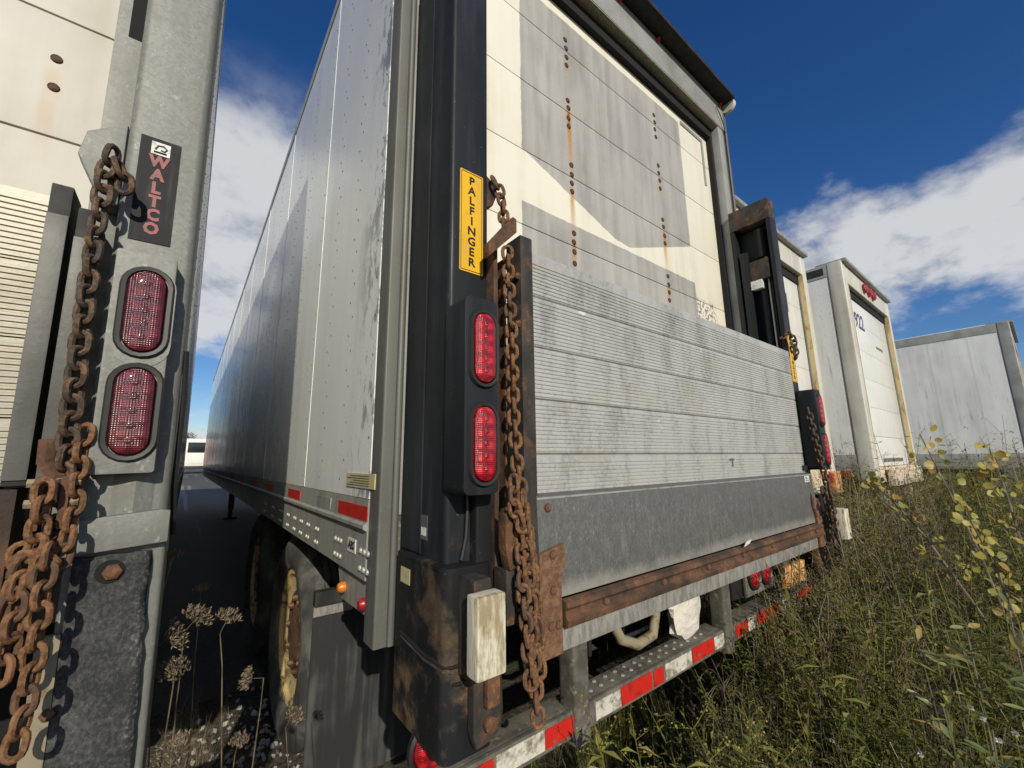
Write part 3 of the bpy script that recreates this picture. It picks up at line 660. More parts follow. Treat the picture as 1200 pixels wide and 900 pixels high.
# lamp boxes
def stadium(cx, cz, w_, h_, n=10):
    r = w_ / 2; out = []
    for k in range(n + 1):
        a = math.pi * k / n; out.append((cx + r * math.cos(a), cz + h_ / 2 - r + r * math.sin(a)))
    for k in range(n + 1):
        a = math.pi + math.pi * k / n; out.append((cx + r * math.cos(a), cz - h_ / 2 + r + r * math.sin(a)))
    return out
def oval_lamp(parent, cx, y, cz, w_=.062, h_=.172, lens='lens_red', body='bezel', tilt=0):
    ring = MB(); o1 = stadium(cx, cz, w_ + .026, h_ + .026); o2 = stadium(cx, cz, w_ + .018, h_ + .018); i1 = stadium(cx, cz, w_ + .004, h_ + .004); n = len(o1)
    ring.v = [(p[0], y, p[1]) for p in o1] + [(p[0], y - .009, p[1]) for p in o2] + [(p[0], y - .008, p[1]) for p in i1] + [(p[0], y - .001, p[1]) for p in i1]
    ring.f = [(a * n + i, a * n + (i + 1) % n, (a + 1) * n + (i + 1) % n, (a + 1) * n + i) for a in range(3) for i in range(n)]
    part('lamp_bezel', ring, body, parent, smooth=True)
    L = MB(); vs = []
    for q, yy in ((1, -.001), (1, -.006), (.93, -.011), (.7, -.0145), (.35, -.016)):
        vs += [(cx + (p[0] - cx) * q, y + yy, cz + (p[1] - cz) * (1 - (1 - q) * .36)) for p in stadium(cx, cz, w_, h_)]
    L.v = vs; L.f = [(a * n + i, a * n + (i + 1) % n, (a + 1) * n + (i + 1) % n, (a + 1) * n + i) for a in range(4) for i in range(n)] + [tuple(4 * n + i for i in range(n))]
    part('lamp_lens', L, lens, parent, smooth=True)
    d = MB()
    for i in range(5):
        d.lathe([(0, .008), (-.001, .006), (-.0014, .003), (-.0014, .0005)], (cx, y - .0155, cz + (i - 2) * h_ * .165), 'y', 10)
    part('lamp_optic', d, lens, parent, smooth=True, fix=False)
for x0, x1, y in ((.486, .582, .80), (2.880, 2.978, .80)):
    lb = part('lamp_box', MB().rprism(x0, x1, y, .8945, 1.273, 1.742, .016, 4, axis='y'), 'black_clean', tl, bevel=.006)
    cx = (x0 + x1) / 2 + .004
    oval_lamp(lb, cx, y - .0002, 1.615); oval_lamp(lb, cx, y - .0002, 1.388)
# name plates
def plate_with_letters(cx, z0, z1, y):
    np_ = part('name_plate', MB().rprism(cx - .038, cx + .038, y - .0015, y, z0, z1, .004, 3, axis='y'), 'yellow_label', tl)
    o = rrect(cx - .0345, cx + .0345, z0 + .004, z1 - .004, .003, 3); i = rrect(cx - .0328, cx + .0328, z0 + .0057, z1 - .0057, .002, 3); n = len(o)
    b = MB(); b.v = [(p[0], y - .0022, p[1]) for p in o] + [(p[0], y - .0022, p[1]) for p in i]; b.f = [(k, (k + 1) % n, n + (k + 1) % n, n + k) for k in range(n)]
    part('plate_border', b, 'print_black', np_)
    w0 = 'PALFINGER'; st = (z1 - z0 - .028) / 9
    t = text_mb([(c_, cx, z1 - .014 - st * (i_ + .5)) for i_, c_ in enumerate(w0)], .034, .022, sx=1.05); shift(t, 0, y - .0022)
    part('lettering', t, 'print_black', np_)
plate_with_letters(.561, 1.852, 2.158, .8945)
plate_with_letters(2.914, 1.80, 2.106, .8995)
# foot of the left column
ft = part('column_foot', MB().rprism(.472, .60, .85, 1.128, .735, 1.112, .022, 5), 'black_foot', tl, smooth=True, label='rust-stained black column foot with a curved slot')
part('foot_lip', MB().rprism(.4705, .6015, .8485, 1.129, 1.107, 1.1145, .03, 5), 'black_foot', ft, smooth=True)
slot = [onX(470, 740, .4715), onX(482, 752, .4715), onX(498, 768, .4715), onX(508, 774, .4715)]
slot = [Vector((.4715, v.y, v.z)) for v in slot]
slot += [Vector((.476, .862, slot[-1].z - .004)), Vector((.49, .851, slot[-1].z - .004)), Vector((.512, .8485, slot[-1].z - .004)), Vector((.527, .8485, slot[-1].z - .012)), Vector((.527, .8485, slot[-1].z - .03)), Vector((.512, .8485, slot[-1].z - .04)), Vector((.492, .8515, slot[-1].z - .038))]
part('foot_slot', MB().tube(slot, .0045, 6), 'dark_void', ft)
part('slot_weld', MB().tube([v + Vector((.0012, .0005, -.010)) for v in slot[:6]], .005, 6), 'rusted_black', ft)
part('foot_label', MB().box(.4708, .4719, 1.03, 1.085, 1.045, 1.082), 'label_pale', ft)
part('rating_label', MB().box(.4932, .4944, .985, 1.03, 1.155, 1.215), 'label_faint', tl)
part('column_foot', MB().rprism(2.866, 2.994, .85, 1.128, .70, 1.135, .03, 5), 'black_foot', tl, smooth=True)
part('foot_flange', MB().box(2.80, 2.864, .868, .90, .72, 1.24), 'rust_dark', tl, bevel=.006)
lp = MB()
for i in range(7): lp.box(.4925, .4931, .990 + i * .005, .9925 + i * .005, 1.165, 1.185)
part('label_print', lp, 'label_white', tl)
part('buffer_block', MB().box(.487, .558, .745, .786, .925, 1.078), 'buffer_white', tl, bevel=.006, label='chipped white buffer block')
part('buffer_block', MB().box(2.885, 2.965, .745, .815, .90, 1.06), 'buffer_white', tl, bevel=.006)
part('block_bracket', MB().box(.505, .55, .7865, .8495, .90, 1.10), 'rusted_black', tl, bevel=.006)
part('rust_flange', MB().prism([(.528, .905), (.602, .905), (.606, .815), (.600, .780), (.575, .762), (.536, .758), (.528, .785)], 'y', .822, .8465), 'rusted_black', tl, bevel=.006)
part('rust_lug', MB().box(.550, .585, .802, .8215, .835, .905), 'rust', tl, bevel=.008)
part('rust_lug', MB().cyl((.566, .808, .80), .016, .014, 'y', 10), 'rust', tl, bevel=.003)
part('inner_mast', MB().rprism(.560, .606, .862, .8945, 1.085, 1.272, .006), 'black_foot', tl, smooth=True)
part('lamp_cable', MB().tube([(.548, .888, 1.30), (.549, .885, 1.24), (.546, .886, 1.17), (.535, .888, 1.12)], .005, 6), 'bezel', tl, smooth=True)
part('slider_strip', MB().box(.612, .626, .86, 1.05, .98, 1.94), 'rust_dark', tl, bevel=.003)
part('slider_web', MB().box(.640, .648, .852, 1.05, 1.0, 1.90), 'rust', tl)
part('lower_hook', MB().prism([(.600, 1.23), (.618, 1.215), (.648, 1.145), (.640, 1.105), (.612, 1.10), (.600, 1.15)], 'y', .80, .83), 'rust', tl, bevel=.004)
part('lower_link_arm', MB().box(.608, .64, .81, .86, .98, 1.1), 'rusted_black', tl, bevel=.004)
# upper arm that carries the chain
part('chain_hook', MB().prism([(.608, 2.185), (.645, 2.165), (.655, 2.13), (.64, 2.09), (.608, 2.07)], 'y', .90, .93), 'rust_dark', tl, bevel=.006)
part('chain_arm', MB().prism([(.572, 1.876), (.572, 1.915), (.655, 2.022), (.668, 2.018), (.668, 1.978)], 'y', .825, .85), 'rust', tl, bevel=.004)
# platform
PX0, PX1, PY = .735, 2.742, .86
zj = [1.965, 1.822, 1.669, 1.518, 1.365, 1.252]
def ridged(z0, z1, top=0):
    pr = [(PY + .03, z0)]; z = z0 + .004; pt = .01165
    pr.append((PY + .004, z0)); pr.append((PY, z0 + .0025))
    while z + pt < z1 - .004 - top:
        pr += [(PY, z + .0005), (PY - .0028, z + .0022), (PY - .0028, z + pt - .0048), (PY, z + pt - .003)]; z += pt
    if top: pr += [(PY - .001, z1 - top), (PY - .001, z1 - .006), (PY + .006, z1)]
    else: pr += [(PY, z1 - .0025), (PY + .004, z1)]
    pr.append((PY + .03, z1)); return pr
for i, (a, b) in enumerate(zip(zj, zj[1:])):
    part('platform_plank', MB().prism(ridged(b + .0009, a - .0009, .022 if i == 0 else 0), 'x', PX0 + .001, PX1 - .001), 'plank_aluminium', tl)
part('platform_core', MB().box(PX0 + .01, PX1 - .01, PY + .0305, PY + .05, .95, 1.955), 'dark_steel', tl)
for x0, x1, nm in ((.690, .734, 1), (2.743, 2.750, 2)):
    part('platform_side_frame', MB().box(x0, x1, .838 if nm == 1 else .862, .905, 1.17 if nm == 1 else 1.2, 1.985 if nm == 1 else 1.95), 'rusted_black', tl, bevel=.003)
for z in (1.86, 1.72): inst('bolt', BOLT_R, None, tl, (.69, .85, z), (0, 0, -math.pi / 2), (1, 1.6, 1))
kp = part('kick_plate', MB().prism([(.826, 1.002), (.834, 1.255), (.858, 1.262), (.862, 1.258), (.862, .99)], 'x', .727, 2.752), 'kick_plate', tl, bevel=.002)
part('kick_highlight', MB().box(.7265, 2.7525, .8325, .8345, 1.2475, 1.2525), 'aluminium', kp)  # pale strip standing in for the white highlight on the plate's top edge
part('lower_strip', MB().box(.795, 2.742, .8285, .85, .874, .935), 'worn_strip', tl, bevel=.003)
part('plate_sticker', MB().box(2.63, 2.70, .8305, .8318, 1.213, 1.246), 'label_white', kp)
sp = MB()
for i in range(3): sp.box(2.64, 2.69 - .012 * i, .8298, .8304, 1.220 + i * .008, 1.2235 + i * .008)
part('sticker_print', sp, 'print_grey', kp)
hb = part('hinge_bar', MB().prism([(.8265, .932), (.806, .934), (.802, .950), (.812, .958), (.812, .972), (.804, .980), (.808, .992), (.8265, .998)], 'x', .797, 2.735), 'rust_dark', tl, bevel=.002, label='long rusted hinge bar')
for i in range(7): inst('bolt', BOLT_R, None, hb, (.95 + i * .28, .811, .965), (0, 0, 0))
part('paper_scrap', MB().prism([(1.78, 1.0), (1.83, 1.008), (1.85, 1.022), (1.80, 1.016)], 'y', .799, .8005), 'label_white', hb)
for s in (1, -1):
    X_ = (lambda v: v) if s == 1 else (lambda v: 3.474 - v)
    pr = [(X_(.715), .876), (X_(.715), 1.118), (X_(.800), 1.135), (X_(.806), 1.09), (X_(.788), 1.05), (X_(.786), .878)]
    gp = part('gusset_plate', MB().prism(pr, 'y', .814, .8255), 'rust_plate', tl, bevel=.002)
    for x, z in ((.758, 1.112), (.757, 1.028), (.748, .948), (.772, .946)): inst('bolt', BOLT_R, None, gp, (X_(x), .814, z), (0, 0, 0), (1, .8, 1))
part('gusset_gap', MB().box(.70, .726, .8565, .89, .95, 1.25), 'dark_void', tl)
inst('bolt', BOLT_R, None, kp, (.762, .832, 1.226))
mk = MB().box(1.86, 1.90, PY - .0034, PY - .0029, 1.336, 1.345).box(1.878, 1.89, PY - .0034, PY - .0029, 1.31, 1.336)
part('dark_scuff', mk, 'print_grey', tl)
part('platform_stop', MB().box(2.70, 2.742, .845, .858, 1.275, 1.30), 'bezel', tl)

# chains of the main lift
cc = thing('rusty_chain', (.63, .84, .75), 'orange rusty chain hanging beside the red lamps on the black column', 'chain', 'rusty chains')
cp = lambda px, py, y: onY(px, py, y)
chain(cc, [(.628, .885, 2.165), (.648, .88, 2.13), (.655, .872, 2.07), (.652, .862, 1.99)], LINK, .0285)
chain(cc, [(.640, .835, 1.925), (.640, .82, 1.70), (.640, .815, 1.45), (.642, .80, 1.28)], LINK, .0285)
chain(cc, [(.640, .79, 1.30), (.643, .778, 1.20), (.646, .772, 1.10), (.650, .768, .95), (.655, .765, .815), (.66, .765, .775)], LINK, .0285, .4)
chain(cc, [(.618, .79, 1.31), (.616, .785, 1.24), (.628, .775, 1.195), (.642, .782, 1.23), (.645, .79, 1.30)], LINK, .0285, .9)
chain(cc, [(.632, .79, 1.18), (.628, .775, 1.08), (.632, .765, .95), (.638, .76, .84)], LINK, .0285, 1.3)
chain(cc, [(.662, .79, 1.19), (.665, .78, 1.08), (.670, .775, .96), (.668, .77, .86)], LINK, .0285, .2)
cr = thing('rusty_chain', (2.81, .84, .75), 'brown rusty chain beside the white buffer block of the channel-shaped column', 'chain', 'rusty chains')
chain(cr, [(2.80, .90, 2.06), (2.83, .87, 2.10), (2.86, .86, 2.05), (2.84, .85, 1.95)], LINKG, .0305)
chain(cr, [(2.81, .86, 2.03), (2.82, .85, 1.93), (2.85, .86, 1.97)], LINKG, .0305)
chain(cr, [(2.80, .82, 1.62), (2.815, .81, 1.45), (2.835, .80, 1.28), (2.84, .79, 1.15), (2.83, .785, .95), (2.82, .78, .80)], LINKG, .0305)
chain(cr, [(2.85, .80, 1.25), (2.862, .79, 1.1), (2.855, .785, .95), (2.845, .78, .82)], LINKG, .0305, .2)
chain(cr, [(2.80, .80, 1.18), (2.805, .79, 1.0), (2.80, .78, .85)], LINKG, .0305, 1.1)

# ================= neighbour on the left (leans a little away)
LEAN = rad(-1.3)
tb = thing('semi_trailer', (.0, 1.45, 0), 'dirty white box trailer carrying the galvanised tail lift, plain bolted rear door', 'trailer', rot=(0, LEAN, 0))
BZ = 4.0; BX0, BX1, BY = -2.60, -.002, 1.45
mat('door_left', door_fn(0, False, (-.335,), [(2.42, .20, .28), (2.33, .22, .28)], base=(.54, .525, .47)))
shell(tb, BX0, BX1, 1.56, 16.5, BZ)
box_panels(tb, BX1, 1, 1.53, 16.48, 1.243, BZ - .075, 2.3, 1.25, 'side_white_dull'); part('side_panel', MB().box(BX0, BX0 + .02, 1.53, 16.48, 1.243, BZ - .075), 'side_white_dull', tb)
for x, s in ((BX0, -1), (BX1, 1)):
    part('top_rail', MB().box(x + s * .006, x - s * .03, 1.53, 16.49, BZ - .074, BZ - .001), 'aluminium_rail', tb, bevel=.006)
    part('bottom_rail', MB().box(x + s * .006, x - s * .03, 1.531, 16.49, 1.02, 1.2415), 'aluminium_rail', tb, bevel=.006)
    part('rear_post', MB().box(*sorted((x, x - s * .10)), BY, 1.529, .87, BZ - .002), 'aluminium_rail', tb, bevel=.005)
part('header', MB().box(BX0 + .001, BX1 - .001, BY + .004, 1.53, 3.80, BZ - .003), 'header_grey', tb, bevel=.004)
part('rear_sill', MB().box(BX0 + .05, BX1 - .05, BY + .01, 1.55, 1.0, 1.20), 'bumper_steel', tb)
zb = [1.22, 1.49, 1.853, 2.216, 2.58, 2.943, 3.306, 3.80]
for a, b in zip(zb, zb[1:]): part('door_panel', MB().box(BX0 + .10, BX1 - .10, 1.50, 1.53, a + .003, b - .003), 'door_left', tb, bevel=.003)
part('door_backing', MB().box(BX0 + .09, BX1 - .09, 1.531, 1.545, 1.22, 3.8), 'dark_void', tb)
BOLT_B = bolt_mesh(.0125, .005, 12); BOLT_B.materials.append(MATS['bolt_dark'])
for x in (-.325, -.178, -1.1, -1.9):
    for zc in (2.216, 2.58, 2.943):
        for dz in (.145, .232): inst('door_bolt', BOLT_B, None, tb, (x - dz * .04, 1.4995, zc + dz))
axle_set(tb, (3.3, 4.6), BX0 + .046, BX1 - .046, 'rim_dark'); landing_gear(tb, -1.3, 12.6)
for x0, x1 in ((BX0 + .05, BX0 + .65), (BX1 - .65, BX1 - .05)): part('mud_flap', MB().box(x0, x1, 2.68, 2.69, .12, .85), 'flap', tb)
part('side_locker', MB().prism([(2.05, 1.3), (2.6, 1.3), (2.6, 1.02), (2.05, .86)], 'x', BX1 - .12, BX1 + .010), 'dark_steel', tb)
part('underrun_bumper', MB().box(BX0 + .1, BX1 - .1, 1.30, 1.42, .52, .64), 'bumper_steel', tb, bevel=.004)
for a_ in (-.75, -1.95): part('bumper_post', MB().box(a_, a_ + .1, 1.32, 1.40, .64, 1.0), 'bumper_steel', tb)
for a_ in ((-2.42, -2.28, 1.57, 3.9, .74, 1.08), (-.34, -.20, 1.57, 3.9, .74, 1.08)): part('frame_beam', MB().box(*a_), 'dark_void', tb)

lb_ = thing('tail_lift', (.0, 1.2, 0), 'galvanised tail lift with two dusty red lamps and black name decal', 'tail lift', 'tail lifts', rot=(0, LEAN, 0))
part('lift_column', MB().rprism(-.128, .008, 1.142, 1.449, 1.24, 3.96, .016, 5), 'galvanised', lb_, smooth=True)
part('column_seam', MB().box(-.1815, -.1285, 1.20, 1.30, 1.25, 3.9), 'galvanised', lb_, bevel=.006)
part('column_slot', MB().box(-.158, -.134, 1.1985, 1.202, 2.36, 2.60), 'dark_void', lb_)
part('column_slot', MB().box(-.158, -.140, 1.1985, 1.202, 2.055, 2.09), 'dark_void', lb_)
part('column_shoulder', MB().prism([(-.20, 2.0), (-.192, 2.055), (-.165, 2.075), (-.129, 2.10), (-.129, 1.90), (-.155, 1.90)], 'y', 1.15, 1.20), 'galvanised', lb_, bevel=.008)
lpB = part('lamp_box', MB().rprism(-.114, -.018, 1.098, 1.1415, 1.335, 1.788, .006, 3, axis='y'), 'galvanised', lb_, bevel=.003, label='galvanised plate with two oval lamps')
oval_lamp(lpB, -.060, 1.0975, 1.660, .062, .172, 'lens_dusty'); oval_lamp(lpB, -.060, 1.0975, 1.455, .062, .172, 'lens_dusty')
part('lamp_recess', MB().prism(stadium(-.060, 1.652, .092, .215), 'y', 1.0968, 1.0979), 'galvanised', lpB)
part('column_lower', MB().prism([(-.128, 1.16), (-.10, 1.150), (-.045, 1.128), (.0, 1.15), (.008, 1.18), (.008, 1.40), (-.128, 1.40)], 'z', 1.19, 1.3345), 'galvanised', lb_, smooth=False)
dB = part('name_decal', MB().box(-.106, -.036, 1.1398, 1.1415, 1.83, 2.082), 'decal_black', lb_)
t = text_mb([(c_, -.071, 2.024 - .0325 * i_) for i_, c_ in enumerate('WALTCO')], .037, .05, sx=.86); shift(t, 0, 1.1393)
part('lettering', t, 'print_red', dB)
part('emblem', MB().box(-.087, -.054, 1.1388, 1.1397, 2.042, 2.073), 'label_white', dB)
em = MB().tube([(-.080, 1.1386, 2.054), (-.076, 1.1386, 2.064), (-.066, 1.1386, 2.066), (-.060, 1.1386, 2.060), (-.064, 1.1386, 2.053), (-.070, 1.1386, 2.055)], .0022, 5).tube([(-.082, 1.1386, 2.048), (-.070, 1.1386, 2.048), (-.060, 1.1386, 2.048)], .002, 5)
part('emblem_mark', em, 'print_black', dB)
part('side_wire', MB().tube([(.012, 1.16, 1.60), (.016, 1.17, 1.50), (.014, 1.18, 1.3), (.02, 1.2, 1.2)], .006, 6), 'bezel', lb_)
part('side_tag', MB().box(.008, .0095, 1.16, 1.19, 1.50, 1.545), 'label_white', lb_)
part('column_foot', MB().rprism(-.132, .012, 1.135, 1.42, .60, 1.238, .008, 3), 'galvanised', lb_, smooth=True)
rp = MB(); nx, nz = 9, 24
for j in range(nz + 1):
    for i in range(nx + 1):
        x = -.118 + .112 * i / nx; z = .62 + .566 * j / nz
        if i == nx: x += random.uniform(-.006, .001) if z > 1.0 else random.uniform(-.0015, .001)
        if j == nz: z += random.uniform(-.003, .001)
        rp.v.append((x, 1.118 + (.012 if i == nx and z > 1.0 else 0) * random.random() + .0012 * random.random(), z))
rp.f = [(j * (nx + 1) + i, j * (nx + 1) + i + 1, (j + 1) * (nx + 1) + i + 1, (j + 1) * (nx + 1) + i) for j in range(nz) for i in range(nx)]
o_ = part('rubber_pad', rp, 'rubber_plate', lb_, fix=False, smooth=True, label='frayed black rubber pad')
md = o_.modifiers.new('thick', 'SOLIDIFY'); md.thickness = .016
part('pad_hole', MB().cyl((-.066, 1.1165, 1.155), .021, .001, 'y', 20), 'dark_void', o_)
for x, z, s_ in ((-.062, 1.154, 1.3), (-.055, .80, 1.4), (-.122, .935, .9)): inst('bolt', BOLT_R, None, o_, (x, 1.117, z), (0, 0, 0), (s_, s_ * .9, s_))
part('foot_cap', MB().prism([(-.134, 1.19), (-.134, 1.252), (.0, 1.262), (.014, 1.258), (.014, 1.198)], 'y', 1.112, 1.134), 'galvanised', lb_, bevel=.004)
part('foot_strip', MB().box(-.150, -.119, 1.1195, 1.134, .6, 1.06), 'tan_pipe', lb_, bevel=.003)
# platform of the left lift
PXB1, PXB0, PYB = -.222, -2.37, 1.15
zjb = [1.888, 1.742, 1.592, 1.442, 1.32]
def ridged_b(z0, z1):
    pr = [(PYB + .03, z0), (PYB, z0)]; z = z0 + .003; pt = .0115
    while z + pt < z1 - .003: pr += [(PYB, z + .0005), (PYB - .0035, z + .002), (PYB - .0035, z + pt - .0050), (PYB, z + pt - .0032)]; z += pt
    return pr + [(PYB, z1), (PYB + .03, z1)]
mat('plank_cream', lambda g: dict(color=g.mix((.39, .36, .29), (.27, .23, .155), g.noise(7, detail=5).st(.45, .68) * .6), rough=.45, metal=.1, bump=(g.noise(60), .0006)))
for a, b in zip(zjb, zjb[1:]): part('platform_plank', MB().prism(ridged_b(b + .0015, a - .0015), 'x', PXB0, PXB1), 'plank_cream', lb_)
part('platform_core', MB().box(PXB0 + .01, PXB1 - .01, PYB + .0305, PYB + .05, 1.0, 1.88), 'dark_steel', lb_)
part('platform_side_frame', MB().box(-.2215, -.190, 1.125, 1.20, 1.32, 1.905), 'dark_steel', lb_, bevel=.004)
part('platform_side_face', MB().box(-.221, -.1905, 1.1215, 1.1245, 1.33, 1.84), 'dull_steel', lb_, bevel=.002)
part('slide_bar', MB().box(-.180, -.158, 1.12, 1.16, 1.30, 1.865), 'dark_steel', lb_, bevel=.006)
part('slide_face', MB().box(-.1795, -.1585, 1.1165, 1.1195, 1.30, 1.80), 'dull_steel', lb_, bevel=.002)
part('lower_platform_edge', MB().box(PXB0, -.20, 1.13, 1.20, 1.02, 1.315), 'rust_dark', lb_, bevel=.006)
part('bent_strap', MB().tube([(-.168, 1.105, 1.40), (-.166, 1.10, 1.36), (-.150, 1.095, 1.335), (-.150, 1.092, 1.29)], .013, 6), 'rust', lb_)
for a_ in (-.172, -.140): part('clevis', MB().box(a_, a_ + .012, 1.075, 1.105, 1.245, 1.335), 'rust', lb_, bevel=.003)
for z in (1.325, 1.290): part('clevis_bolt', MB().cyl((-.182, 1.088, z), .008, .066, 'x', 6), 'tan_pipe', lb_)
cb = thing('rusty_chain', (-.15, 1.1, .6), 'brown rusty chain hanging beside the galvanised column of the dusty lamps', 'chain', 'rusty chains')
Q = lambda px, py, y=1.09: onY(px, py, y)
chain(cb, [Q(134, 176), Q(124, 200), Q(118, 240), Q(108, 300), Q(97, 380), Q(88, 450), Q(82, 500), Q(74, 560), Q(62, 625), Q(70, 640)], LINKG, .0305, .5)
chain(cb, [Q(138, 190), Q(146, 215), Q(142, 235)], LINKG, .0305, .5)
chain(cb, [Q(100, 500, 1.10), Q(92, 545, 1.09), Q(86, 590, 1.08), Q(80, 625, 1.07), Q(70, 660, 1.06), Q(52, 655, 1.05), Q(40, 630, 1.06)], LINK, .0305, .6)
chain(cb, [Q(52, 565, 1.06), Q(48, 600, 1.05), Q(42, 640, 1.05), Q(30, 660, 1.05), Q(16, 690, 1.05), Q(4, 730, 1.05), Q(-12, 790, 1.05)], LINK, .0305, .8)
chain(cb, [Q(58, 640, 1.04), Q(50, 680, 1.04), Q(44, 730, 1.04), Q(36, 790, 1.04), Q(24, 850, 1.04), Q(8, 910, 1.04)], LINK, .0305, .3)
chain(cb, [Q(30, 650, 1.05), Q(14, 740, 1.04), Q(-4, 820, 1.04)], LINK, .0305, .9)
chain(cb, [Q(26, 640, 1.08), Q(20, 700, 1.08), Q(2, 720, 1.07), Q(-10, 700, 1.07)], LINK, .0305, 1.2)

# ================= trailers on the right
def far_trailer(name, x0, x1, yr, zt, label, door_m, frame_m, side_m, joints):
    r = thing(name, ((x0 + x1) / 2, yr, 0), label, 'trailer')
    shell(r, x0, x1, yr + .12, yr + 14.5, zt)
    box_panels(r, x0, -1, yr + .18, yr + 14.4, 1.365, zt - .19, yr + .60, .61, side_m, rr=.0065)
    part('side_panel', MB().box(x1 - .02, x1, yr + .18, yr + 14.4, 1.365, zt - .19), side_m, r)
    for x, s in ((x0, -1), (x1, 1)):
        part('top_rail', MB().box(x + s * .008, x - s * .03, yr + .181, yr + 14.5, zt - .188, zt - .002), 'header_grey', r, bevel=.006)
        part('bottom_rail', MB().box(x + s * .008, x - s * .03, yr + .181, yr + 14.5, 1.19, 1.363), 'aluminium', r, bevel=.006)
        part('lower_rail', MB().box(x + s * .004, x - s * .03, yr + .181, yr + 14.5, 1.08, 1.188), 'aluminium_rail', r, bevel=.004)
        part('rear_post', MB().rprism(*sorted((x + s * .01, x - s * .15)), yr, yr + .18, 1.02, zt, .02), frame_m, r, smooth=True)
        part('post_edge', MB().box(*sorted((x - s * .1505, x - s * .161)), yr - .001, yr + .05, 1.1, zt - .3), 'edge_rust', r)
    hd = part('header', MB().box(x0 + .15, x1 - .15, yr + .005, yr + .17, zt - .30, zt - .03), frame_m, r, bevel=.01)
    part('roof_lip', MB().box(x0 - .005, x1 + .005, yr - .05, yr + .3, zt - .028, zt + .02), 'aluminium_rail', r, bevel=.012)
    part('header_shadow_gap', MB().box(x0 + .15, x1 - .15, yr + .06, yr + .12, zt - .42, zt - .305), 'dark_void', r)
    zs_ = [1.2 + (zt - .36 - 1.2) * i / joints for i in range(joints + 1)]
    for a, b in zip(zs_, zs_[1:]): part('door_panel', MB().box(x0 + .166, x1 - .166, yr + .075, yr + .1, a + .002, b - .002), door_m, r, bevel=.002)
    part('rear_sill', MB().box(x0 + .02, x1 - .02, yr + .02, yr + .18, 1.0, 1.195), 'rusty_cream', r, bevel=.006)
    ub = part('underrun_bumper', MB().box(x0 + .15, x1 - .15, yr + .02, yr + .12, .50, .61), 'bumper_steel', r, bevel=.004)
    for x in (x0 + .6, x1 - .6): part('bumper_post', MB().box(x - .06, x + .06, yr + .03, yr + .12, .61, 1.0), 'rusty_cream', r, bevel=.004)
    axle_set(r, (yr + 1.5, yr + 2.75), x0 + .05, x1 - .05); landing_gear(r, (x0 + x1) / 2, yr + 11)
    for x in (x0 + .05, x1 - .65): part('mud_flap', MB().box(x, x + .6, yr + .8, yr + .81, .1, .85), 'flap', r)
    return r
mat('door_white', m_paintwhite((.76, .76, .72), dirt=(.45, .43, .38), amt=.4, rough=.35))
tC = far_trailer('semi_trailer', 3.68, 6.27, 1.64, 3.99, 'cream-white trailer with rusty corner foot standing beside the tail-lift trailer', 'door_white', 'frame_white', 'side_white_dull', 6)
part('corner_foot', MB().box(6.06, 6.29, 1.60, 1.66, .92, 1.17), 'orange_peeling', tC, bevel=.008)
part('post_rust_streak', MB().box(6.265, 6.283, 1.642, 1.80, 1.16, 3.6), 'edge_rust', tC)
part('tail_lamp', MB().box(5.98, 6.08, 1.615, 1.638, 1.05, 1.15), 'lens_red', tC, bevel=.004)
part('rear_decal', MB().box(5.60, 5.66, 1.711, 1.7145, 3.1, 3.34), 'print_grey', tC)
tD = far_trailer('semi_trailer', 6.90, 9.56, 1.38, 4.03, 'white trailer marked 5922 with three red lamps over its rear door', 'door_white', 'frame_white', 'side_white_dull', 6)
t = text_mb([('5922', 0, 0)], .33, .012, ext=.002); shift(t, 7.62, 1.4535, 3.30); part('lettering', t, 'print_blue', tD)
lp = MB()
for i in range(5): lp.box(8.52 + i * .085, 8.58 + i * .085, 1.4525, 1.4548, 3.02, 3.06)
part('small_print', lp, 'print_grey', tD)
for x in (7.93, 8.18, 8.43):
    part('marker_lamp', MB().lathe([(0, .075), (-.03, .075), (-.05, .05), (-.055, .001)], (x, 1.384, 3.86), 'y', 18), 'lens_red', tD, smooth=True)
part('corner_plate', MB().box(6.885, 6.8925, 1.60, 1.82, 3.885, 3.985), 'dark_steel', tD)
part('reflective_tape', MB().box(6.889, 6.8945, 1.63, 1.95, 1.085, 1.15), 'tape_red', tD)
part('sill_label', MB().box(7.7, 9.0, 1.452, 1.4545, 1.24, 1.33), 'label_white', tD); lp = MB()
for i in range(16): lp.box(7.72 + i * .08, 7.77 + i * .08, 1.4495, 1.4518, 1.255, 1.31)
part('small_print', lp, 'print_black', tD)
part('peeling_step', MB().box(7.4, 9.3, 1.30, 1.378, .95, 1.17), 'rusty_cream', tD, bevel=.01)
tE = far_trailer('semi_trailer', 12.9, 15.5, .12, 4.0, 'grey-white trailer with dented riveted side standing apart beyond trailer 5922', 'door_white', 'header_grey', 'side_white_dull', 6)

